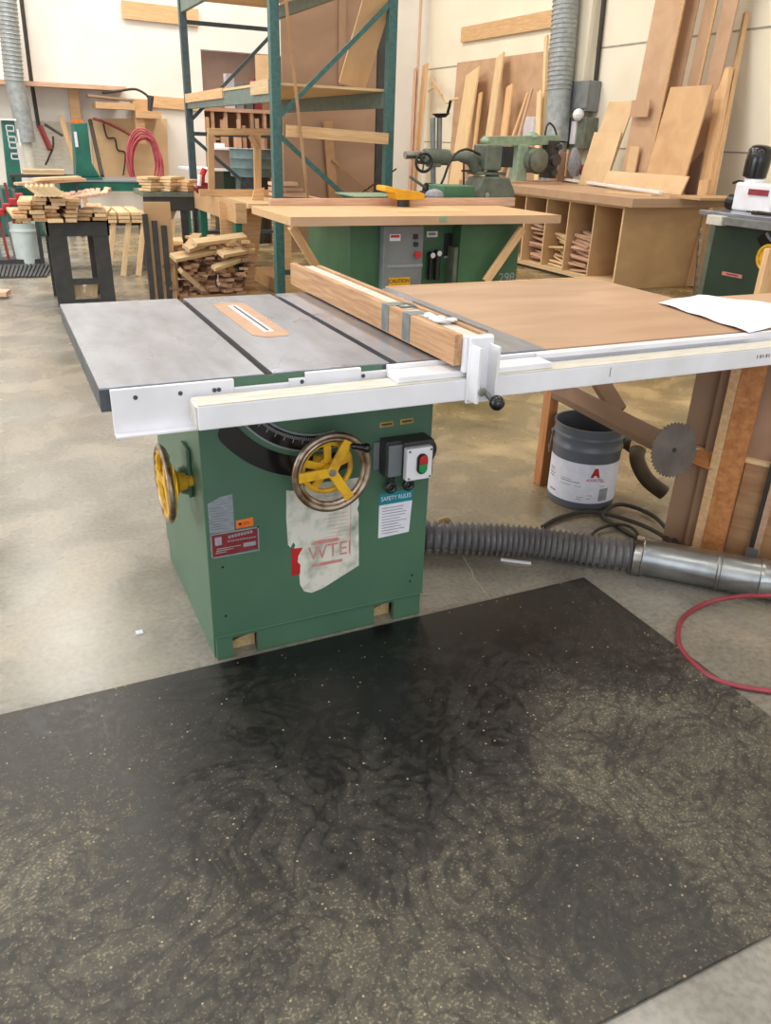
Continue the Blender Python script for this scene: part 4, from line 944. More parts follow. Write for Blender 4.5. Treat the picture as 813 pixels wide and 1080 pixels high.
def rectx(name, a, b_, m_, par, t=.004): return B().box(a[0]-t, a[0]-.0003, min(a[1], b_[1]), max(a[1], b_[1]), min(a[2], b_[2]), max(a[2], b_[2])).build(name, m_, par)
o = rectx('pink_sticker', (6.100, 5.510, 0.345), (6.100, 5.277, 0.312), 'faded', s2_); rectx('sticker_print', (6.094, 5.456, 0.336), (6.094, 5.320, 0.327), 'redhose', o)
o = rectx('red_sticker', (6.100, 5.131, 0.142), (6.100, 5.005, 0.073), 'red', s2_)
rc_ = V((6.094, 5.064, 0.112)); B().cyl((rc_.x, rc_.y, rc_.z), (rc_.x-.003, rc_.y, rc_.z), .022, seg=16).build('round_mark', 'paper', o)
# power feeder on the second saw
p2 = thing('power_feeder', 'white power feeder with black motor at the right edge on the second table saw', 'machine', (6.400, 5.567, 0.871))
w0, w1 = V((6.400, 5.752, 0.855)), V((6.400, 5.560, 1.106))
B().box(6.3, 6.55, w1.y-.25, w0.y, .861, w1.z).build('feeder_body', 'white', p2, bevel=.02)
B().box(6.29, 6.299, w1.y-.2, w1.y+.02, w1.z-.1, w1.z-.05).build('red_stripe', 'redhose', p2)
k0, k1 = V((6.400, 5.754, 1.137)), V((6.400, 5.537, 1.421))
B().lathe([(.06, 0), (.105, .06), (.11, .5), (.105, .85), (.08, .96), (.04, 1)], ((6.42), (k0.y+k1.y)/2+.02, k0.z), (6.42, (k0.y+k1.y)/2, k1.z), 24).build('motor', 'blackgloss', p2, smooth=True)
B().cyl((6.42, (k0.y+k1.y)/2, w1.z-.01), (6.42, (k0.y+k1.y)/2, k0.z), .09, seg=18).build('motor_neck', 'white', p2)
B().tube([(6.300, 5.784, 1.093), (6.350, 5.767, 1.111), (6.400, 5.755, 1.104)], .012, 8).build('lever', 'black', p2)
B().cyl((6.36, w0.y+.002, .92), (6.36, w0.y+.08, .93), .07, seg=16).build('roller', 'black', p2)
for k in range(4):
    pts = [V((6.000, 5.154, 0.852))+V((rnd.uniform(-.03,.1), rnd.uniform(-.35,.25), 0)) for _ in range(5)]
    pts = [V((max(5.99, p.x), p.y, .872+.006*k)) for p in pts]
    tag(B().tube(spline(pts, 6), .008, 6).build('loose_cable', 'rubber', smooth=True), 'dark cable heaped on the second table saw', 'cable', 'cables on the second saw')
# piece of timber close at the right edge
wp = V((4.027, 3.300, 0.469)); tag(plank('timber_piece', down(wp, (4.029, 3.300, 0.741)), (4.034, 3.300, 0.861), .14, .04, 'plank', (0, 1, 0)), 'pale timber leaning at the right edge in front of the second saw', 'timber')
tag(plank('vertical_strip', (6.544, 6.200, -0.079), (6.436, 6.200, 0.658), .03, .02, 'steel', (0, 1, 0)), 'shiny thin strip standing left of the second table saw', 'strip')

# ------------------------------------------------------------------ scrap bin between saw and rack
sb_ = thing('scrap_bin', 'plywood scrap bin with a slotted side left of the rack', 'bin', (1.586, 7.300, -0.033))
l0, l1 = V((1.164, 7.250, 0.818)), V((1.365, 7.250, 0.781))
B().box(l0.x, l1.x+.02, 7.25, 7.27, 0, l0.z).build('side_board', 'mdf', sb_)
b_l = 0
for k, (px0, ztop) in enumerate(((152.5, 0), (161, 0), (171, 0))): pass
for a, t in (((1.165, 7.220, 0.724), 0), ((1.238, 7.220, 0.671), 0), ((1.314, 7.220, 0.632), 0)):
    B().box(a[0]-.022, a[0]+.022, 7.22, 7.249, 0, a[2]).build('dark_slot', 'dgrey', sb_)  # dark strips laid on the board as the shaded slots cut in it
B().box(l1.x+.02, l1.x+.04, 7.27, 8.0, 0, .42).build('left_wall', 'rough_ply', sb_)
r0_, r1_ = V((1.879, 7.600, 0.059)), V((2.233, 7.600, 0.045))
bb = B().prism([(1.921, 7.700, 0.794), (2.196, 7.700, 0.677), (2.260, 7.700, 0.886), (2.362, 7.700, 0.911), (2.286, 7.700, 0.366), (2.224, 7.700, 0.029), (1.922, 7.700, 0.041)], (0, .02, 0)); bb.build('back_board', 'plank', sb_)
B().box(1.25, 2.18, 7.27, 7.7, .0, .03).build('bin_floor', 'rough_ply', sb_)
rnd.seed(11)
for k in range(80):
    row = k//8; z = .04+row*.048; x = 1.36+(k % 8)*.095+rnd.uniform(-.04, .04)
    a = rnd.uniform(-.7, .7); l = rnd.uniform(.22, .4)
    o = plank('wood_offcut', (x-math.sin(a)*l*.3, 7.22+rnd.uniform(0, .1), z+rnd.uniform(-.01, .03)), (x+math.sin(a)*l*.4, 7.22+l, z+rnd.uniform(-.01, .05)), rnd.uniform(.05, .09), rnd.uniform(.02, .035), 'offcut' if k < 64 else 'plank')
    tag(o, 'short reddish wood offcut heaped in the scrap bin' if k < 64 else 'pale wood offcut near the top of the scrap bin', 'wood offcut', 'reddish offcuts in the scrap bin' if k < 64 else 'pale offcuts in the scrap bin')
tag(plank('scrap_plank', (1.354, 7.170, 0.373), (1.819, 7.350, 0.419), .10, .035, 'plankl', (0,-.5,1)), 'broad pale plank lying across the left of the scrap heap', 'plank')
tag(plank('scrap_plank', (1.552, 7.170, 0.494), (2.052, 7.350, 0.521), .08, .035, 'plankl', (0,-.5,1)), 'topmost pale plank of the scrap heap pointing right', 'plank')
tag(plank('scrap_plank', (1.411, 7.170, 0.268), (1.705, 7.350, 0.004), .07, .035, 'plankl', (0,-.5,1)), 'pale plank sloping down the left front of the scrap heap', 'plank')
tag(plank('scrap_plank', (1.771, 7.170, 0.394), (2.119, 7.350, 0.412), .09, .035, 'plankl', (0,-.5,1)), 'short thick plank at the right of the scrap heap', 'plank')
tag(plank('scrap_plank', (1.475, 7.170, 0.448), (1.789, 7.350, 0.501), .09, .035, 'plankl', (0,-.5,1)), 'upper left pale plank on the scrap heap', 'plank')
tag(plank('scrap_plank', (1.704, 7.170, 0.274), (2.080, 7.350, 0.346), .06, .035, 'plankl', (0,-.5,1)), 'narrow plank sloping up to the right in the scrap heap', 'plank')

# ------------------------------------------------------------------ black stand with its lumber pile
st_ = thing('steel_stand', 'small black steel stand under the lumber pile at the left', 'stand', (.62, 7.35, 0))
sx_0, sx_1, sy0, sy1 = .375, .86, 7.2, 7.75
b = B().box(sx_0, sx_1, sy0, sy0+.015, .56, .69).box(sx_0, sx_1, sy1-.015, sy1, .56, .69).box(sx_0, sx_0+.015, sy0, sy1, .56, .69).box(sx_1-.015, sx_1, sy0, sy1, .56, .69)
b.build('apron', 'dgrey', st_)
B().box(sx_0, sx_1, sy0, sy1, .67, .685).build('top_plate', 'iron_side', st_)
for x0, x1 in ((sx_0+.01, sx_0+.15), (sx_1-.13, sx_1-.01)):
    for y in (sy0+.01, sy1-.05): B().box(x0, x1, y, y+.03, 0, .56).build('leg', 'dgrey', st_)
B().box(sx_0+.15, sx_1-.13, sy0+.012, sy0+.03, 0, .05).box(sx_0+.15, sx_1-.13, sy0+.012, sy0+.03, .17, .22).build('stretcher', 'dgrey', st_)
for k in range(2): tag(plank('wood_block', (.545+k*.12, sy0+.10, .055), (.56+k*.125, sy0+.10, .17), .09, .04, 'plankl', (0, 1, 0)), ('left' if k == 0 else 'right')+' one of two pale blocks inside the base of the black stand', 'block')
rnd.seed(5)
G1 = 'boards stacked flat on the black stand'
for k in range(36):
    lay, i = divmod(k, 6); x = .20+i*.118+rnd.uniform(-.016, .016)+lay*.006
    if lay > 2 and i > 3 or (lay == 5 and i == 0): continue
    z = .70+lay*.030
    o = plank('stacked_board', (x+rnd.uniform(-.02, .02), 6.96+rnd.uniform(0, .16), z), (x+rnd.uniform(-.05, .15), 7.70, z+rnd.uniform(0, .004)), rnd.uniform(.085, .112), .025, 'plank' if rnd.random() < .6 else 'plankl')
    tag(o, 'flat board in the lumber pile on the black stand, its end facing the camera', 'board', G1)
for k in range(6):
    x = .30+k*.036
    o = plank('tilted_board', (x+.05, 7.03, .885), (x-.035, 7.03, .955), .30, .022, 'plankl', (1, 0, .8)); tag(o, 'tilted pale board on top of the lumber pile, leaning with its neighbours', 'board', 'tilted boards on the lumber pile')
for k in range(12):
    x = .55+k*.025+rnd.uniform(-.02, .02); z = .85+.004*k
    o = plank('short_stick', (x, 7.0, z), (x+rnd.uniform(.02, .12), 7.4, z+.02), .035, .022, 'pinkpl'); tag(o, 'short stick bundled at the right of the lumber pile top', 'stick', 'sticks on the lumber pile')
for i, (x0, z0, x1, z1, l) in enumerate(((.20,.955,.62,.985,'long reddish board lying across the top of the lumber pile'),(.35,.99,.58,1.0,'short pale board on the top of the lumber pile'))):
    tag(plank('top_board', (x0, 7.15, z0), (x1+.1, 7.3, z1), .10, .02, 'pinkpl' if i == 0 else 'plankl'), l, 'board')
# second pile on a small dark bench, boards sloping to the floor
s3 = thing('low_trestle', 'low dark trestle behind the lumber pile', 'trestle', (1.1, 9.3, 0))
B().box(.50, 1.55, 9.1, 9.6, .45, .50).build('trestle_top', 'dgrey', s3)
for x in (.55, 1.45): B().box(x, x+.05, 9.15, 9.5, 0, .45).build('leg', 'dgrey', s3)
for k in range(14):
    lay, i = divmod(k, 5); x = .95+i*.13; z = .52+lay*.035
    tag(plank('stacked_board', (x, 8.8, z), (x+.03, 9.55, z), .11, .03, 'plankl'), 'pale board in the low pile right of the black stand', 'board', 'boards on the low trestle')
for k in range(5):
    x = 1.02+k*.15; tag(plank('sloping_board', (x-.05, 8.65, .0), (x+.09, 8.85, .52), .05, .025, 'plankl', (0, 1, .3)), 'pale stick sloping down to the floor from the low pile', 'stick', 'sticks sloping from the low pile')
# pail, grate, clamp rack at the left edge
pp = V((0.288, 9.840, 0.000)); pa = thing('plastic_pail', 'white plastic pail on the floor at the left edge', 'pail', pp)
B().lathe([(.13, 0), (.15, .78), (.158, .79), (.158, .84), (.15, .85), (.155, .98), (.16, 1), (.145, 1), (.14, .9), (.12, .03)], pp, pp+V((0, 0, .42)), 28, False).build('pail_shell', 'pail', pa, smooth=True)
B().cyl(pp+V((0,0,.005)), pp+V((0,0,.02)), .125, seg=24).build('pail_bottom', 'pail', pa)
B().cyl(pp+V((0,0,.3)), pp+V((0,0,.40)), .14, seg=24).build('pail_contents', 'black', pa)
tag(B().tube([pp+V((-.05,-.05,.42)), pp+V((.02,-.02,.5)), pp+V((.08,0,.44))], .03, 8).build('yellow_glove', 'yellow2', smooth=True), 'yellow glove hanging over the rim of the white pail', 'glove')
gq = [V((-0.123, 9.641, 0.000)), V((0.504, 9.574, 0.000)), V((0.383, 8.747, 0.000)), V((-0.149, 8.816, 0.000))]
gr = thing('floor_grate', 'grey slatted floor grate at the left edge', 'grate', (gq[0]+gq[2])/2)
b = B()
for i in range(16):
    u = i/15; b.bar(gq[0].lerp(gq[1], u)+V((0,0,.012)), gq[3].lerp(gq[2], u)+V((0,0,.012)), .022, .02)
b.build('grate_slats', 'iron_side', gr)
B().prism([gq[0]+V((0,0,.001)), gq[1]+V((0,0,.001)), gq[2]+V((0,0,.001)), gq[3]+V((0,0,.001))], (0, 0, .002)).build('grate_bed', 'rubber', gr)
tag(plank('reddish_slab', (-0.270, 7.806, 0.040), (0.021, 7.729, 0.040), .16, .04, 'pinkpl'), 'reddish board on the floor at the left edge', 'board')
cr = thing('clamp_rack', 'cluster of red-headed bar clamps standing at the left edge', 'clamp rack', (0.033, 9.968, 0.000))
for k in range(5):
    x = .02+k*.07
    B().bar((x, 9.75+.03*k, 0), (x-.06, 9.8, 1.0-.06*k), .03, .02, (0, 1, 0)).build('clamp_bar', 'redhose' if k % 2 else 'grey_m', cr)
    B().box(x-.05, x+.03, 9.70, 9.80, .45+.05*k, .52+.05*k).build('clamp_head', 'red', cr, bevel=.01)
B().box(-.2, .42, 9.72, 10.0, 0, .05).build('rack_base', 'dgrey', cr)
tag(B().box(.40, .44, 9.66, 9.70, 0, .55).build('dark_bar', 'dgrey'), 'dark bar standing against the white pail', 'bar')

# ------------------------------------------------------------------ machines along the back wall
gt = thing('steel_bench', 'long green steel bench against the back wall under the shelves', 'bench', (1.6, 13.0, 0))
B().box(.9, 2.75, 12.45, 13.4, .58, .70).build('bench_frame', 'teal', gt)
B().box(.88, 2.77, 12.43, 13.42, .70, .72).build('bench_top', 'silver', gt)
for x in (.95, 2.6): B().box(x, x+.08, 12.5, 12.6, 0, .58).build('leg', 'teal', gt)
tb = thing('drum_cabinet', 'green machine base under the lettered column at the left edge', 'cabinet', (.35, 12.6, 0))
B().box(.0, .66, 12.4, 13.0, 0, .62).build('base_body', 'teal', tb, bevel=.02)
t1_ = thing('lettered_machine', 'green machine column with white vertical lettering at the left edge', 'machine', (.42, 12.5, .62))
b = B().prism([(0.294, 12.500, 1.427), (0.455, 12.500, 1.445), (0.430, 12.500, 0.529), (0.241, 12.500, 0.529)], (0, .25, 0)); b.build('column', 'teal', t1_, bevel=.01)
B().box((0.262, 12.500, 1.437)[0], (0.478, 12.500, 1.445)[0], 12.45, 12.8, (0.373, 12.500, 1.430)[2], (0.377, 12.500, 1.453)[2]).build('top_plate', 'white', t1_)
for k in range(6):
    u = V((0.388, 12.495, 1.341)).lerp(V((0.397, 12.495, 1.000)), k/5)
    b = B().bar(u+V((-.045,0,.03)), u+V((.045,0,.03)), .006, .014, (0,0,1)).bar(u+V((-.045,0,-.03)), u+V((.045,0,-.03)), .006, .014, (0,0,1))
    if k != 1: b.bar(u+V((.045,0,.03)), u+V((.045,0,-.03)), .006, .014, (1,0,0))
    if k != 4: b.bar(u+V((-.045,0,.03)), u+V((-.045,0,-.03)), .006, .014, (1,0,0))
    b.build('white_letter', 'paper', t1_)
B().box((0.465, 12.500, 1.288)[0], (0.488, 12.500, 1.288)[0], 12.48, 12.5, (0.440, 12.500, 1.128)[2], (0.472, 12.500, 1.333)[2]).build('side_label', 'paper', t1_)
t2_ = thing('machine_column', 'teal machine column with orange cap standing on the green bench', 'machine', (1.33, 12.7, .72))
B().prism([(1.190, 12.600, 1.427), (1.376, 12.600, 1.445), (1.375, 12.600, 0.933), (1.467, 12.600, 0.751), (1.138, 12.600, 0.747)], (0, .3, 0)).build('column', 'teal', t2_, bevel=.015)
B().box((1.193, 12.600, 1.450)[0], (1.328, 12.600, 1.455)[0], 12.62, 12.85, (1.253, 12.600, 1.441)[2]-.01, (1.257, 12.600, 1.475)[2]).build('orange_cap', 'orange', t2_)
B().box((1.184, 12.600, 1.192)[0], (1.221, 12.600, 1.193)[0], 12.58, 12.599, (1.188, 12.600, 1.133)[2], (1.213, 12.600, 1.323)[2]).build('white_label', 'paper', t2_)
B().box((1.080, 12.500, 0.751)[0], (1.481, 12.500, 0.756)[0], 12.5, 12.95, .721, .75).build('foot', 'teal', t2_)
# wall shelf band, uprights, boards, tools
sh2 = thing('wall_shelf', 'long thin wooden shelf on the back wall with one broad upright', 'shelf', (1.193, 14.400, 1.924))
z_ = (1.196, 14.400, 1.949)[2]
B().box(-1.5, (2.188, 14.400, 1.975)[0], 14.25, 14.69, z_-.03, z_+.03).build('shelf_board', 'pinkpl', sh2)
B().box((1.356, 14.500, 1.702)[0], (1.502, 14.500, 1.708)[0], 14.5, 14.6, (1.408, 14.500, 1.413)[2], z_-.03).build('broad_upright', 'plank', sh2)
sd = thing('spiral_duct', 'grey spiral duct coming down the back wall at the left', 'duct', ((0.555, 14.050, 1.153)[0], 14.05, 0))
dtop, dmid = V((0.663, 14.050, 3.185)), V((0.634, 14.050, 1.155))
b = B().tube([dtop, (0.592, 14.050, 1.965), (0.624, 14.050, 1.598), dmid], .13, 20)
b.build('duct_tube', 'galwall', sd, smooth=True)
b = B()
for k in range(24): b.torus(V((0.663, 14.050, 3.185)).lerp(V((0.592, 14.050, 1.965)), k/23), V((0.592, 14.050, 1.965))-V((0.663, 14.050, 3.185)), .133, .008, 20, 6)
b.build('duct_seam', 'galwall', sd, smooth=True)
B().cyl(dmid, (dmid.x+.03, 14.05, 0), .07, seg=14).build('duct_drop', 'cream', sd, smooth=True)
tag(B().tube([(0.881, 14.600, 3.275), (0.855, 14.600, 2.002), (0.867, 14.600, 1.354)], .03, 8).build('dark_pipe', 'rubber', smooth=True), 'thin dark pipe down the back wall right of the spiral duct', 'pipe')
tag(plank('wall_rail', (2.313, 14.660, 3.049), (3.485, 14.660, 3.030), .24, .05, 'plank', (0, 1, 0)), 'upper pine board fixed high on the back wall', 'board')
tag(plank('wall_rail', (2.609, 14.660, 1.802), (3.380, 14.660, 1.781), .17, .05, 'plank', (0, 1, 0)), 'lower pine board fixed on the back wall beside the wall shelf', 'board')
s4 = thing('tool_shelf', 'small pine shelf boxes on the back wall over the hose coil', 'shelf', (2.103, 14.200, 1.597))
B().box((1.695, 14.100, 1.709)[0], (2.274, 14.100, 1.735)[0], 14.1, 14.54, (1.953, 14.100, 1.655)[2], (1.964, 14.100, 1.747)[2]).build('shelf_box', 'plank', s4)
B().box((2.275, 14.100, 1.603)[0], (2.670, 14.100, 1.619)[0], 14.1, 14.54, (2.371, 14.100, 1.547)[2], (2.380, 14.100, 1.647)[2]).build('shelf_box', 'plank', s4)
B().box((2.275, 14.100, 1.603)[0], (2.420, 14.100, 1.609)[0], 14.2, 14.25, (2.334, 14.100, 1.174)[2], (2.371, 14.100, 1.553)[2]).build('hanger_board', 'plank', s4)
B().box((2.307, 14.300, 1.606)[0], (2.558, 14.300, 1.616)[0], 14.5, 14.7, (2.414, 14.300, 1.651)[2], (2.431, 14.300, 1.825)[2]).build('back_cleat', 'plank', s4)
tag(plank('flat_board', (1.608, 14.300, 1.826), (2.283, 14.300, 1.792), .3, .03, 'brownb'), 'dark board lying on the left shelf box', 'board')
tag(B().cyl((2.515, 14.200, 1.654), (2.550, 14.200, 1.868), .035, .05, 14).build('spray_bottle', 'dgrey'), 'dark bottle standing on the right shelf box', 'bottle')
tag(B().tube(spline([(1.836, 14.300, 1.876), (2.066, 14.200, 1.910), (2.312, 14.200, 1.948), (2.465, 14.200, 1.890), (2.517, 14.200, 1.827)], 5), .018, 8).build('arched_cable', 'rubber', smooth=True), 'dark cord arching over the shelf boxes', 'cord')
tag(B().prism([(1.653, 14.550, 1.516), (2.841, 14.550, 1.561), (2.791, 14.550, 0.627), (1.601, 14.550, 0.615)], (0, .145, 0)).build('tan_hardboard', 'mdfl'), 'broad tan panel on the back wall behind the hose coil', 'panel')
b = B()
ccn = V((2.316, 14.050, 0.928))
for k in range(7):
    ph = rnd.uniform(0, .6); rx, rz = .19+.012*k, .40+.012*k
    b.tube([ccn+V((rx*math.cos(2*PI*i/32)+rnd.uniform(-.004,.004)+.02*(k%3), -.03*k*.5, rz*math.sin(2*PI*i/32)-.05*(k % 3))) for i in range(32)], .016, 6, True)
tag(b.build('hose_coil', 'pinkhose', smooth=True), 'coil of pink air hose hanging under the tool shelf on the back wall', 'hose')
tag(B().tube(spline([(1.664, 14.400, 1.515), (1.796, 14.350, 1.480), (2.071, 14.350, 1.368), (2.313, 14.300, 1.226)], 5), .02, 8).build('brown_hose', 'plate_red', smooth=True), 'reddish hose drooping across the tan panel', 'hose')
tag(B().tube([(1.607, 14.300, 1.486), (1.577, 13.300, 0.731)], .03, 8).build('dark_rod', 'rubber', smooth=True), 'dark rod leaning from the tan panel to the green bench', 'rod')
tag(B().tube(spline([(1.826, 14.500, 1.455), (1.860, 14.500, 1.251), (1.976, 14.500, 1.241), (2.002, 14.500, 1.075), (2.115, 14.500, 1.022), (2.035, 14.400, 0.698)], 4), .014, 6).build('stepped_cable', 'rubber', smooth=True), 'thin stepped cord on the tan panel', 'cord')
tag(B().tube([(0.879, 14.500, 1.381), (0.975, 14.400, 1.052)], .045, 8).build('tool_grip', 'plate_red', smooth=True), 'dark reddish tool handle hanging on the back wall', 'tool')
tag(B().tube([(0.951, 14.500, 1.410), (1.086, 14.450, 1.322), (1.183, 14.400, 1.259)], .022, 8).build('hand_tool', 'dgrey', smooth=True), 'dark hand tool hanging right of the reddish handle', 'tool')
tag(B().tube(spline([(1.050, 14.500, 1.241), (1.026, 14.450, 1.093), (0.948, 14.400, 0.957), (0.875, 14.400, 0.834)], 5), .015, 8).build('black_cord', 'rubber', smooth=True), 'cord hanging below the dark hand tool', 'cord')
tag(plank('leaning_stick', down((1.274, 14.350, 1.034), (1.202, 14.500, 1.538)), (1.202, 14.500, 1.538), .07, .02, 'plank', (0,1,0)), 'thin wooden stick leaning left of the teal column', 'stick')
tag(plank('ledge_board', (0.999, 14.680, 0.978), (1.309, 14.680, 0.957), .11, .04, 'pinkpl', (0,1,0)), 'short pink board fixed low on the back wall', 'board')
tag(plank('ledge_board', (0.724, 14.680, 1.376), (0.888, 14.680, 1.368), .09, .04, 'plankl', (0,1,0)), 'small pale cleat on the back wall by the dark pipe', 'board')
b = B(); gp = V((1.107, 14.660, 1.159)); tag(B().box((0.713, 14.600, 1.415)[0], (1.365, 14.600, 1.438)[0], 14.655, 14.695, (0.884, 14.600, 0.604)[2], (1.005, 14.600, 1.452)[2]).build('grey_board', 'cream'), 'greyish board behind the hanging tools on the back wall', 'board')
for i, l in enumerate(('lower of two pale planks lying on the green machine base', 'upper of two pale planks lying on the green machine base')):
    tag(plank('bright_plank', (.45, 12.25, .812+.033*i), (.95+.02*i, 12.25, .812+.033*i), .22, .03, 'plankl'), l, 'plank')
tag(B().box(.28, 1.15, 12.1, 12.39, .76, .795).build('machine_shelf', 'dgrey'), 'dark narrow shelf carrying the two pale planks', 'shelf')
tag(B().box(.30, .34, 12.2, 12.3, 0, .76).build('shelf_prop', 'dgrey'), 'dark prop under the narrow shelf', 'prop')
tag(B().box(1.08, 1.12, 12.2, 12.3, 0, .76).build('shelf_prop', 'dgrey'), 'right dark prop under the narrow shelf', 'prop')

# ------------------------------------------------------------------ dark table with light boards, bench inside the rack
dt = thing('dark_table', 'dark steel table with a stack of pale boards left of the rack', 'table', (1.75, 9.4, 0))
B().box(1.45, 2.10, 9.0, 9.6, .74, .79).build('table_top', 'grn_grey', dt)
B().box(1.45, 2.10, 9.02, 9.04, .60, .74).build('apron', 'dgrey', dt)
for x in (1.46, 1.84, 2.02): B().box(x, x+.07, 9.03, 9.10, 0, .60).build('leg', 'dgrey', dt)
B().box(1.45, 2.1, 9.05, 9.5, .22, .26).build('lower_shelf', 'rough_ply', dt)
rnd.seed(9)
for k in range(15):
    lay, i = divmod(k, 3); x = 1.50+i*.20+rnd.uniform(-.02, .02)
    if lay == 4 and i == 2: continue
    tag(plank('stacked_board', (x-.02, 9.05, .806+lay*.028), (x+.17, 9.12+rnd.uniform(0,.2), .806+lay*.028), .16, .024, 'plankl' if i < 2 else 'plank'), 'short pale board in the stack on the dark table', 'board', 'boards stacked on the dark table')
tag(plank('diagonal_stick', (1.62, 9.2, .27), (1.80, 9.2, .60), .05, .03, 'plankl', (0,1,0)), 'white stick crossing under the dark table', 'stick')
bt2 = thing('wood_bench', 'low pine assembly bench standing inside the rack', 'bench', (2.5, 8.4, 0))
A1, A2 = V((1.868, 8.474, 0.800)), V((2.187, 6.850, 0.780))
b = B().box(1.98, 2.08, 7.35, 9.0, .63, .80).build('front_rail', 'plank', bt2)
B().box(2.08, 3.05, 7.3, 8.9, .76, .80).build('bench_top', 'plankl', bt2)
for y in (7.5, 8.8): B().box(2.45, 2.55, y, y+.09, 0, .76).build('leg', 'plank', bt2)
b = B().box(2.00, 2.06, 7.45, 7.55, 0, .63).build('teal_leg', 'teal', bt2)
B().box(1.99, 2.06, 8.8, 8.9, 0, .63).build('teal_leg', 'teal', bt2)
fj = thing('wood_frame_jig', 'upright pine frame with rounded corners standing on the pine bench', 'frame', (2.3, 8.4, .80))
fa, fb = V((1.975, 8.200, 0.818)), V((2.000, 8.200, 1.355)); fc, fd = V((2.443, 8.200, 0.794)), V((2.457, 8.200, 1.386))
plank('frame_upright', (fa.x, 8.2, .802), fb, .06, .035, 'plank', (0,1,0), fj)
plank('frame_upright', (fc.x, 8.2, .802), fd, .07, .035, 'plank', (0,1,0), fj)
plank('frame_top_rail', (1.974, 8.200, 1.371), (2.601, 8.200, 1.391), .06, .036, 'plank', (0,1,0), fj)
plank('frame_bottom_rail', (fa.x-.12, 8.2, .835), (fc.x+.3, 8.2, .835), .06, .037, 'plank', (0,1,0), fj)
plank('corner_gusset', (2.384, 8.180, 1.351), (2.446, 8.180, 1.244), .05, .03, 'plank', (0,1,0), fj)
cl_ = thing('red_clamp', 'small red clamp tool lying on the left end of the pine bench', 'clamp', (2.019, 8.700, 0.831))
B().tube(spline([(1.931, 8.700, 0.831), (1.991, 8.700, 0.858), (2.060, 8.700, 0.850), (2.086, 8.700, 0.804)], 5), .045, 10).build('clamp_body', 'plate_red', cl_, smooth=True)
B().tube([(2.002, 8.700, 0.867), (2.009, 8.700, 0.966), (2.042, 8.700, 1.029)], .03, 8).build('clamp_jaw', 'red', cl_, smooth=True)
B().tube([(1.961, 8.650, 0.870), (1.978, 8.650, 0.977)], .02, 8).build('clamp_screw', 'white', cl_, smooth=True)
db = V((3.306, 11.300, 0.729)); dr = thing('metal_drum', 'grey metal drum on a dark stand behind the rack', 'drum', (db.x, db.y, 0))
zt, zb = (3.286, 11.300, 1.190)[2], (3.271, 11.300, 0.848)[2]
B().lathe([(.30, 0), (.30, .3), (.305, .32), (.30, .34), (.30, .64), (.305, .66), (.30, .68), (.30, .97), (.31, .98), (.31, 1)], (db.x, db.y, zb), (db.x, db.y, zt), 32).build('drum_body', 'drum', dr, smooth=True)
B().cyl((db.x, db.y, 0), (db.x, db.y, zb), .24, seg=24).build('drum_stand', 'dgrey', dr)
for dx in (-.28, .28): B().bar((db.x+dx*1.15, db.y-.2, 0), (db.x+dx*.9, db.y-.2, zb), .04, .04, (0,1,0)).build('stand_leg', 'drum', dr)
# white-topped tables behind
wt = thing('white_table', 'table with a white top behind the rack left of the drum', 'table', (3.2, 12.5, 0))
x0_, x1_ = (2.645, 12.200, 0.872)[0], (3.365, 12.200, 0.908)[0]
zt = (2.988, 12.200, 0.902)[2]
B().box(x0_, x1_, 12.2, 13.0, zt-.03, zt).build('table_top', 'white', wt)
B().box(x0_+.5, x1_, 12.25, 12.9, .0, zt-.03).build('dark_cabinet', 'green2', wt)
dm = thing('dark_machine', 'dark grey machine hood standing on the white table', 'machine', (3.273, 12.600, 0.917))
B().box((3.053, 12.500, 0.993)[0], (3.424, 12.500, 1.001)[0], 12.4, 12.9, zt, (3.261, 12.500, 1.150)[2]).build('machine_hood', 'wallbrown', dm, bevel=.01)
B().box((3.036, 12.500, 1.158)[0], (3.461, 12.500, 1.168)[0], 12.38, 12.92, (3.261, 12.500, 1.150)[2], (3.262, 12.500, 1.176)[2]).build('hood_rim', 'white', dm)
tag(B().box((3.119, 12.600, 1.196)[0], (3.261, 12.600, 1.199)[0], 12.55, 12.75, (3.174, 12.600, 1.172)[2], (3.178, 12.600, 1.235)[2]).build('white_box', 'white'), 'small white box on the machine hood', 'box')
# storage seen through the wall opening
ls = thing('lumber_rack', 'wooden lumber rack with many uprights inside the wall opening', 'rack', (4.3, 15.6, 0))
for k in range(9):
    x = 3.3+k*.24; B().box(x, x+.06, 15.4, 15.5, 0, 1.75).build('upright', 'pinkpl', ls)
for z in (.95, 1.72): B().box(3.2, 5.4, 15.36, 15.9, z, z+.06).build('shelf', 'pinkpl', ls)
B().box(3.2, 5.4, 15.9, 15.93, 0, 2.0).build('rack_back', 'brownb', ls)
for i in range(4): B().box(3.2, 3.95, 15.37, 15.42, .6+i*.22, .64+i*.22).build('cross_rail', 'plank', ls)
rnd.seed(4)
G2 = 'planks standing in the wall opening'
for k in range(16):
    x = 3.45+k*.115; tag(plank('standing_plank', (x, 15.25, 0), (x+rnd.uniform(-.04,.06), 15.3, rnd.uniform(1.3, 1.65)), .07, .03, rnd.choice(['plank','plankl','pinkpl','offcut']), (0,1,0)), 'plank standing upright in the storage opening of the back wall', 'plank', G2)
for k, (c_, l) in enumerate((('paper','white binder on the upper shelf in the wall opening'),('silver','grey box on the upper shelf in the wall opening'),('bucket','blue-grey box right on the upper shelf in the wall opening'),('redhose','red box above on the upper shelf in the wall opening'))):
    x = (4.12, 4.28, 4.45, 4.62)[k]; tag(B().box(x, x+.14, 15.5, 15.7, 1.781, 1.781+(.55,.42,.38,.5)[k]).build('storage_box', c_), l, 'box')
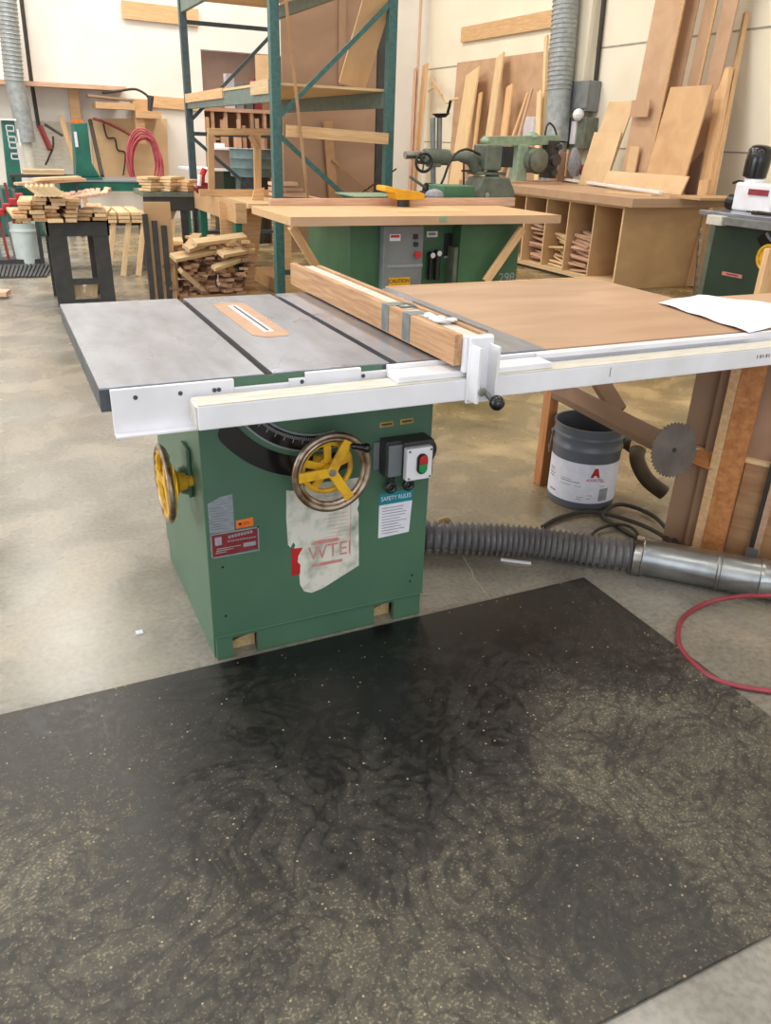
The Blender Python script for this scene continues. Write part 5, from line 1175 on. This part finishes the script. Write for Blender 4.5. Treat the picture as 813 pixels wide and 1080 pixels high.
tag(B().box((4.424, 14.720, 2.552)[0], (4.657, 14.720, 2.567)[0], 14.71, 14.74, (4.420, 14.720, 2.044)[2], (4.442, 14.720, 2.595)[2]).build('tan_door_panel', 'mdfl'), 'tan panel hanging at the right side of the wall opening', 'panel')
tag(plank('tan_board', (5.0, 14.45, 0), (4.95, 14.6, 1.9), .25, .02, 'plank', (0,1,0)), 'board leaning at the right side of the wall opening', 'board')

# mixed clutter behind the shaper, right of the rack foot
tag(B().box(2.35, 3.0, 7.3, 8.2, .0, .12).build('floor_pallet', 'plank'), 'low pale pallet on the floor inside the rack', 'pallet')
for k in range(4):
    p_ = V((2.325, 7.000, 0.899)); tag(plank('short_board', (2.35, 7.45+.01*k, .825+k*.045), (2.75-.05*k, 7.5, .825+k*.045), .12, .03, 'pinkpl'), 'slat in the short stack on the pine bench beside the near rack post', 'slat', 'slats stacked on the pine bench')

# ------------------------------------------------------------------ light
sc = bpy.context.scene
wd_ = bpy.data.worlds.new('World'); sc.world = wd_; wd_.use_nodes = True
bg = wd_.node_tree.nodes['Background']; bg.inputs[0].default_value = (.86, .93, 1, 1); bg.inputs[1].default_value = .8
def area(name, loc, rot, sx, sy, e, col=(1, .96, .9)):
    l = bpy.data.lights.new(name, 'AREA'); l.shape = 'RECTANGLE'; l.size = sx; l.size_y = sy; l.energy = e; l.color = col
    o = bpy.data.objects.new(name, l); C.objects.link(o); o.location = loc; o.rotation_euler = rot; return o
for x in (-4, 0, 4):
    for y, e in ((-2.5, 45), (2.5, 60), (7.5, 105), (12.0, 150)):
        area('ceiling_lamp', (x, y, 6.2), (0, 0, 0), 1.2, 2.4, e, (1, .95, .88))
area('nook_fill', (4.3, 15.9, 2.9), (0, 0, 0), 1.2, .8, 25, (1, .95, .88))  # added fill light, no visible fixture, lifts the dark nook
area('door_daylight', (-6.9, 4, 2.2), (0, -PI/2, 0), 4.0, 5.8, 260, (.84, .92, 1))
area('front_door_daylight', (-1.5, -5.8, 2.4), (PI/2, 0, 0), 6, 4, 110, (.9, .95, 1))

# ------------------------------------------------------------------ camera
cam = bpy.data.cameras.new('camera'); co_ = bpy.data.objects.new('camera', cam); C.objects.link(co_)
yaw, pitch, roll = math.radians(25.956), math.radians(25.397), math.radians(2.0)
fwd = V((math.sin(yaw)*math.cos(pitch), math.cos(yaw)*math.cos(pitch), -math.sin(pitch)))
r0 = V((math.cos(yaw), -math.sin(yaw), 0)); u0 = r0.cross(fwd)
rgt = r0*math.cos(roll)+u0*math.sin(roll); upv = u0*math.cos(roll)-r0*math.sin(roll)
R3 = Matrix((rgt, upv, -fwd)).transposed()
co_.matrix_world = Matrix.Translation((0, 0, 1.35)) @ R3.to_4x4()
cam.sensor_fit = 'HORIZONTAL'; cam.sensor_width = 36; cam.lens = 36*825/813; cam.clip_start = .05; cam.clip_end = 100
sc.camera = co_
sc.view_settings.view_transform = 'Standard'; sc.view_settings.look = 'None'; sc.view_settings.gamma = 1
sc.view_settings.use_curve_mapping = False; sc.view_settings.exposure = 0.3
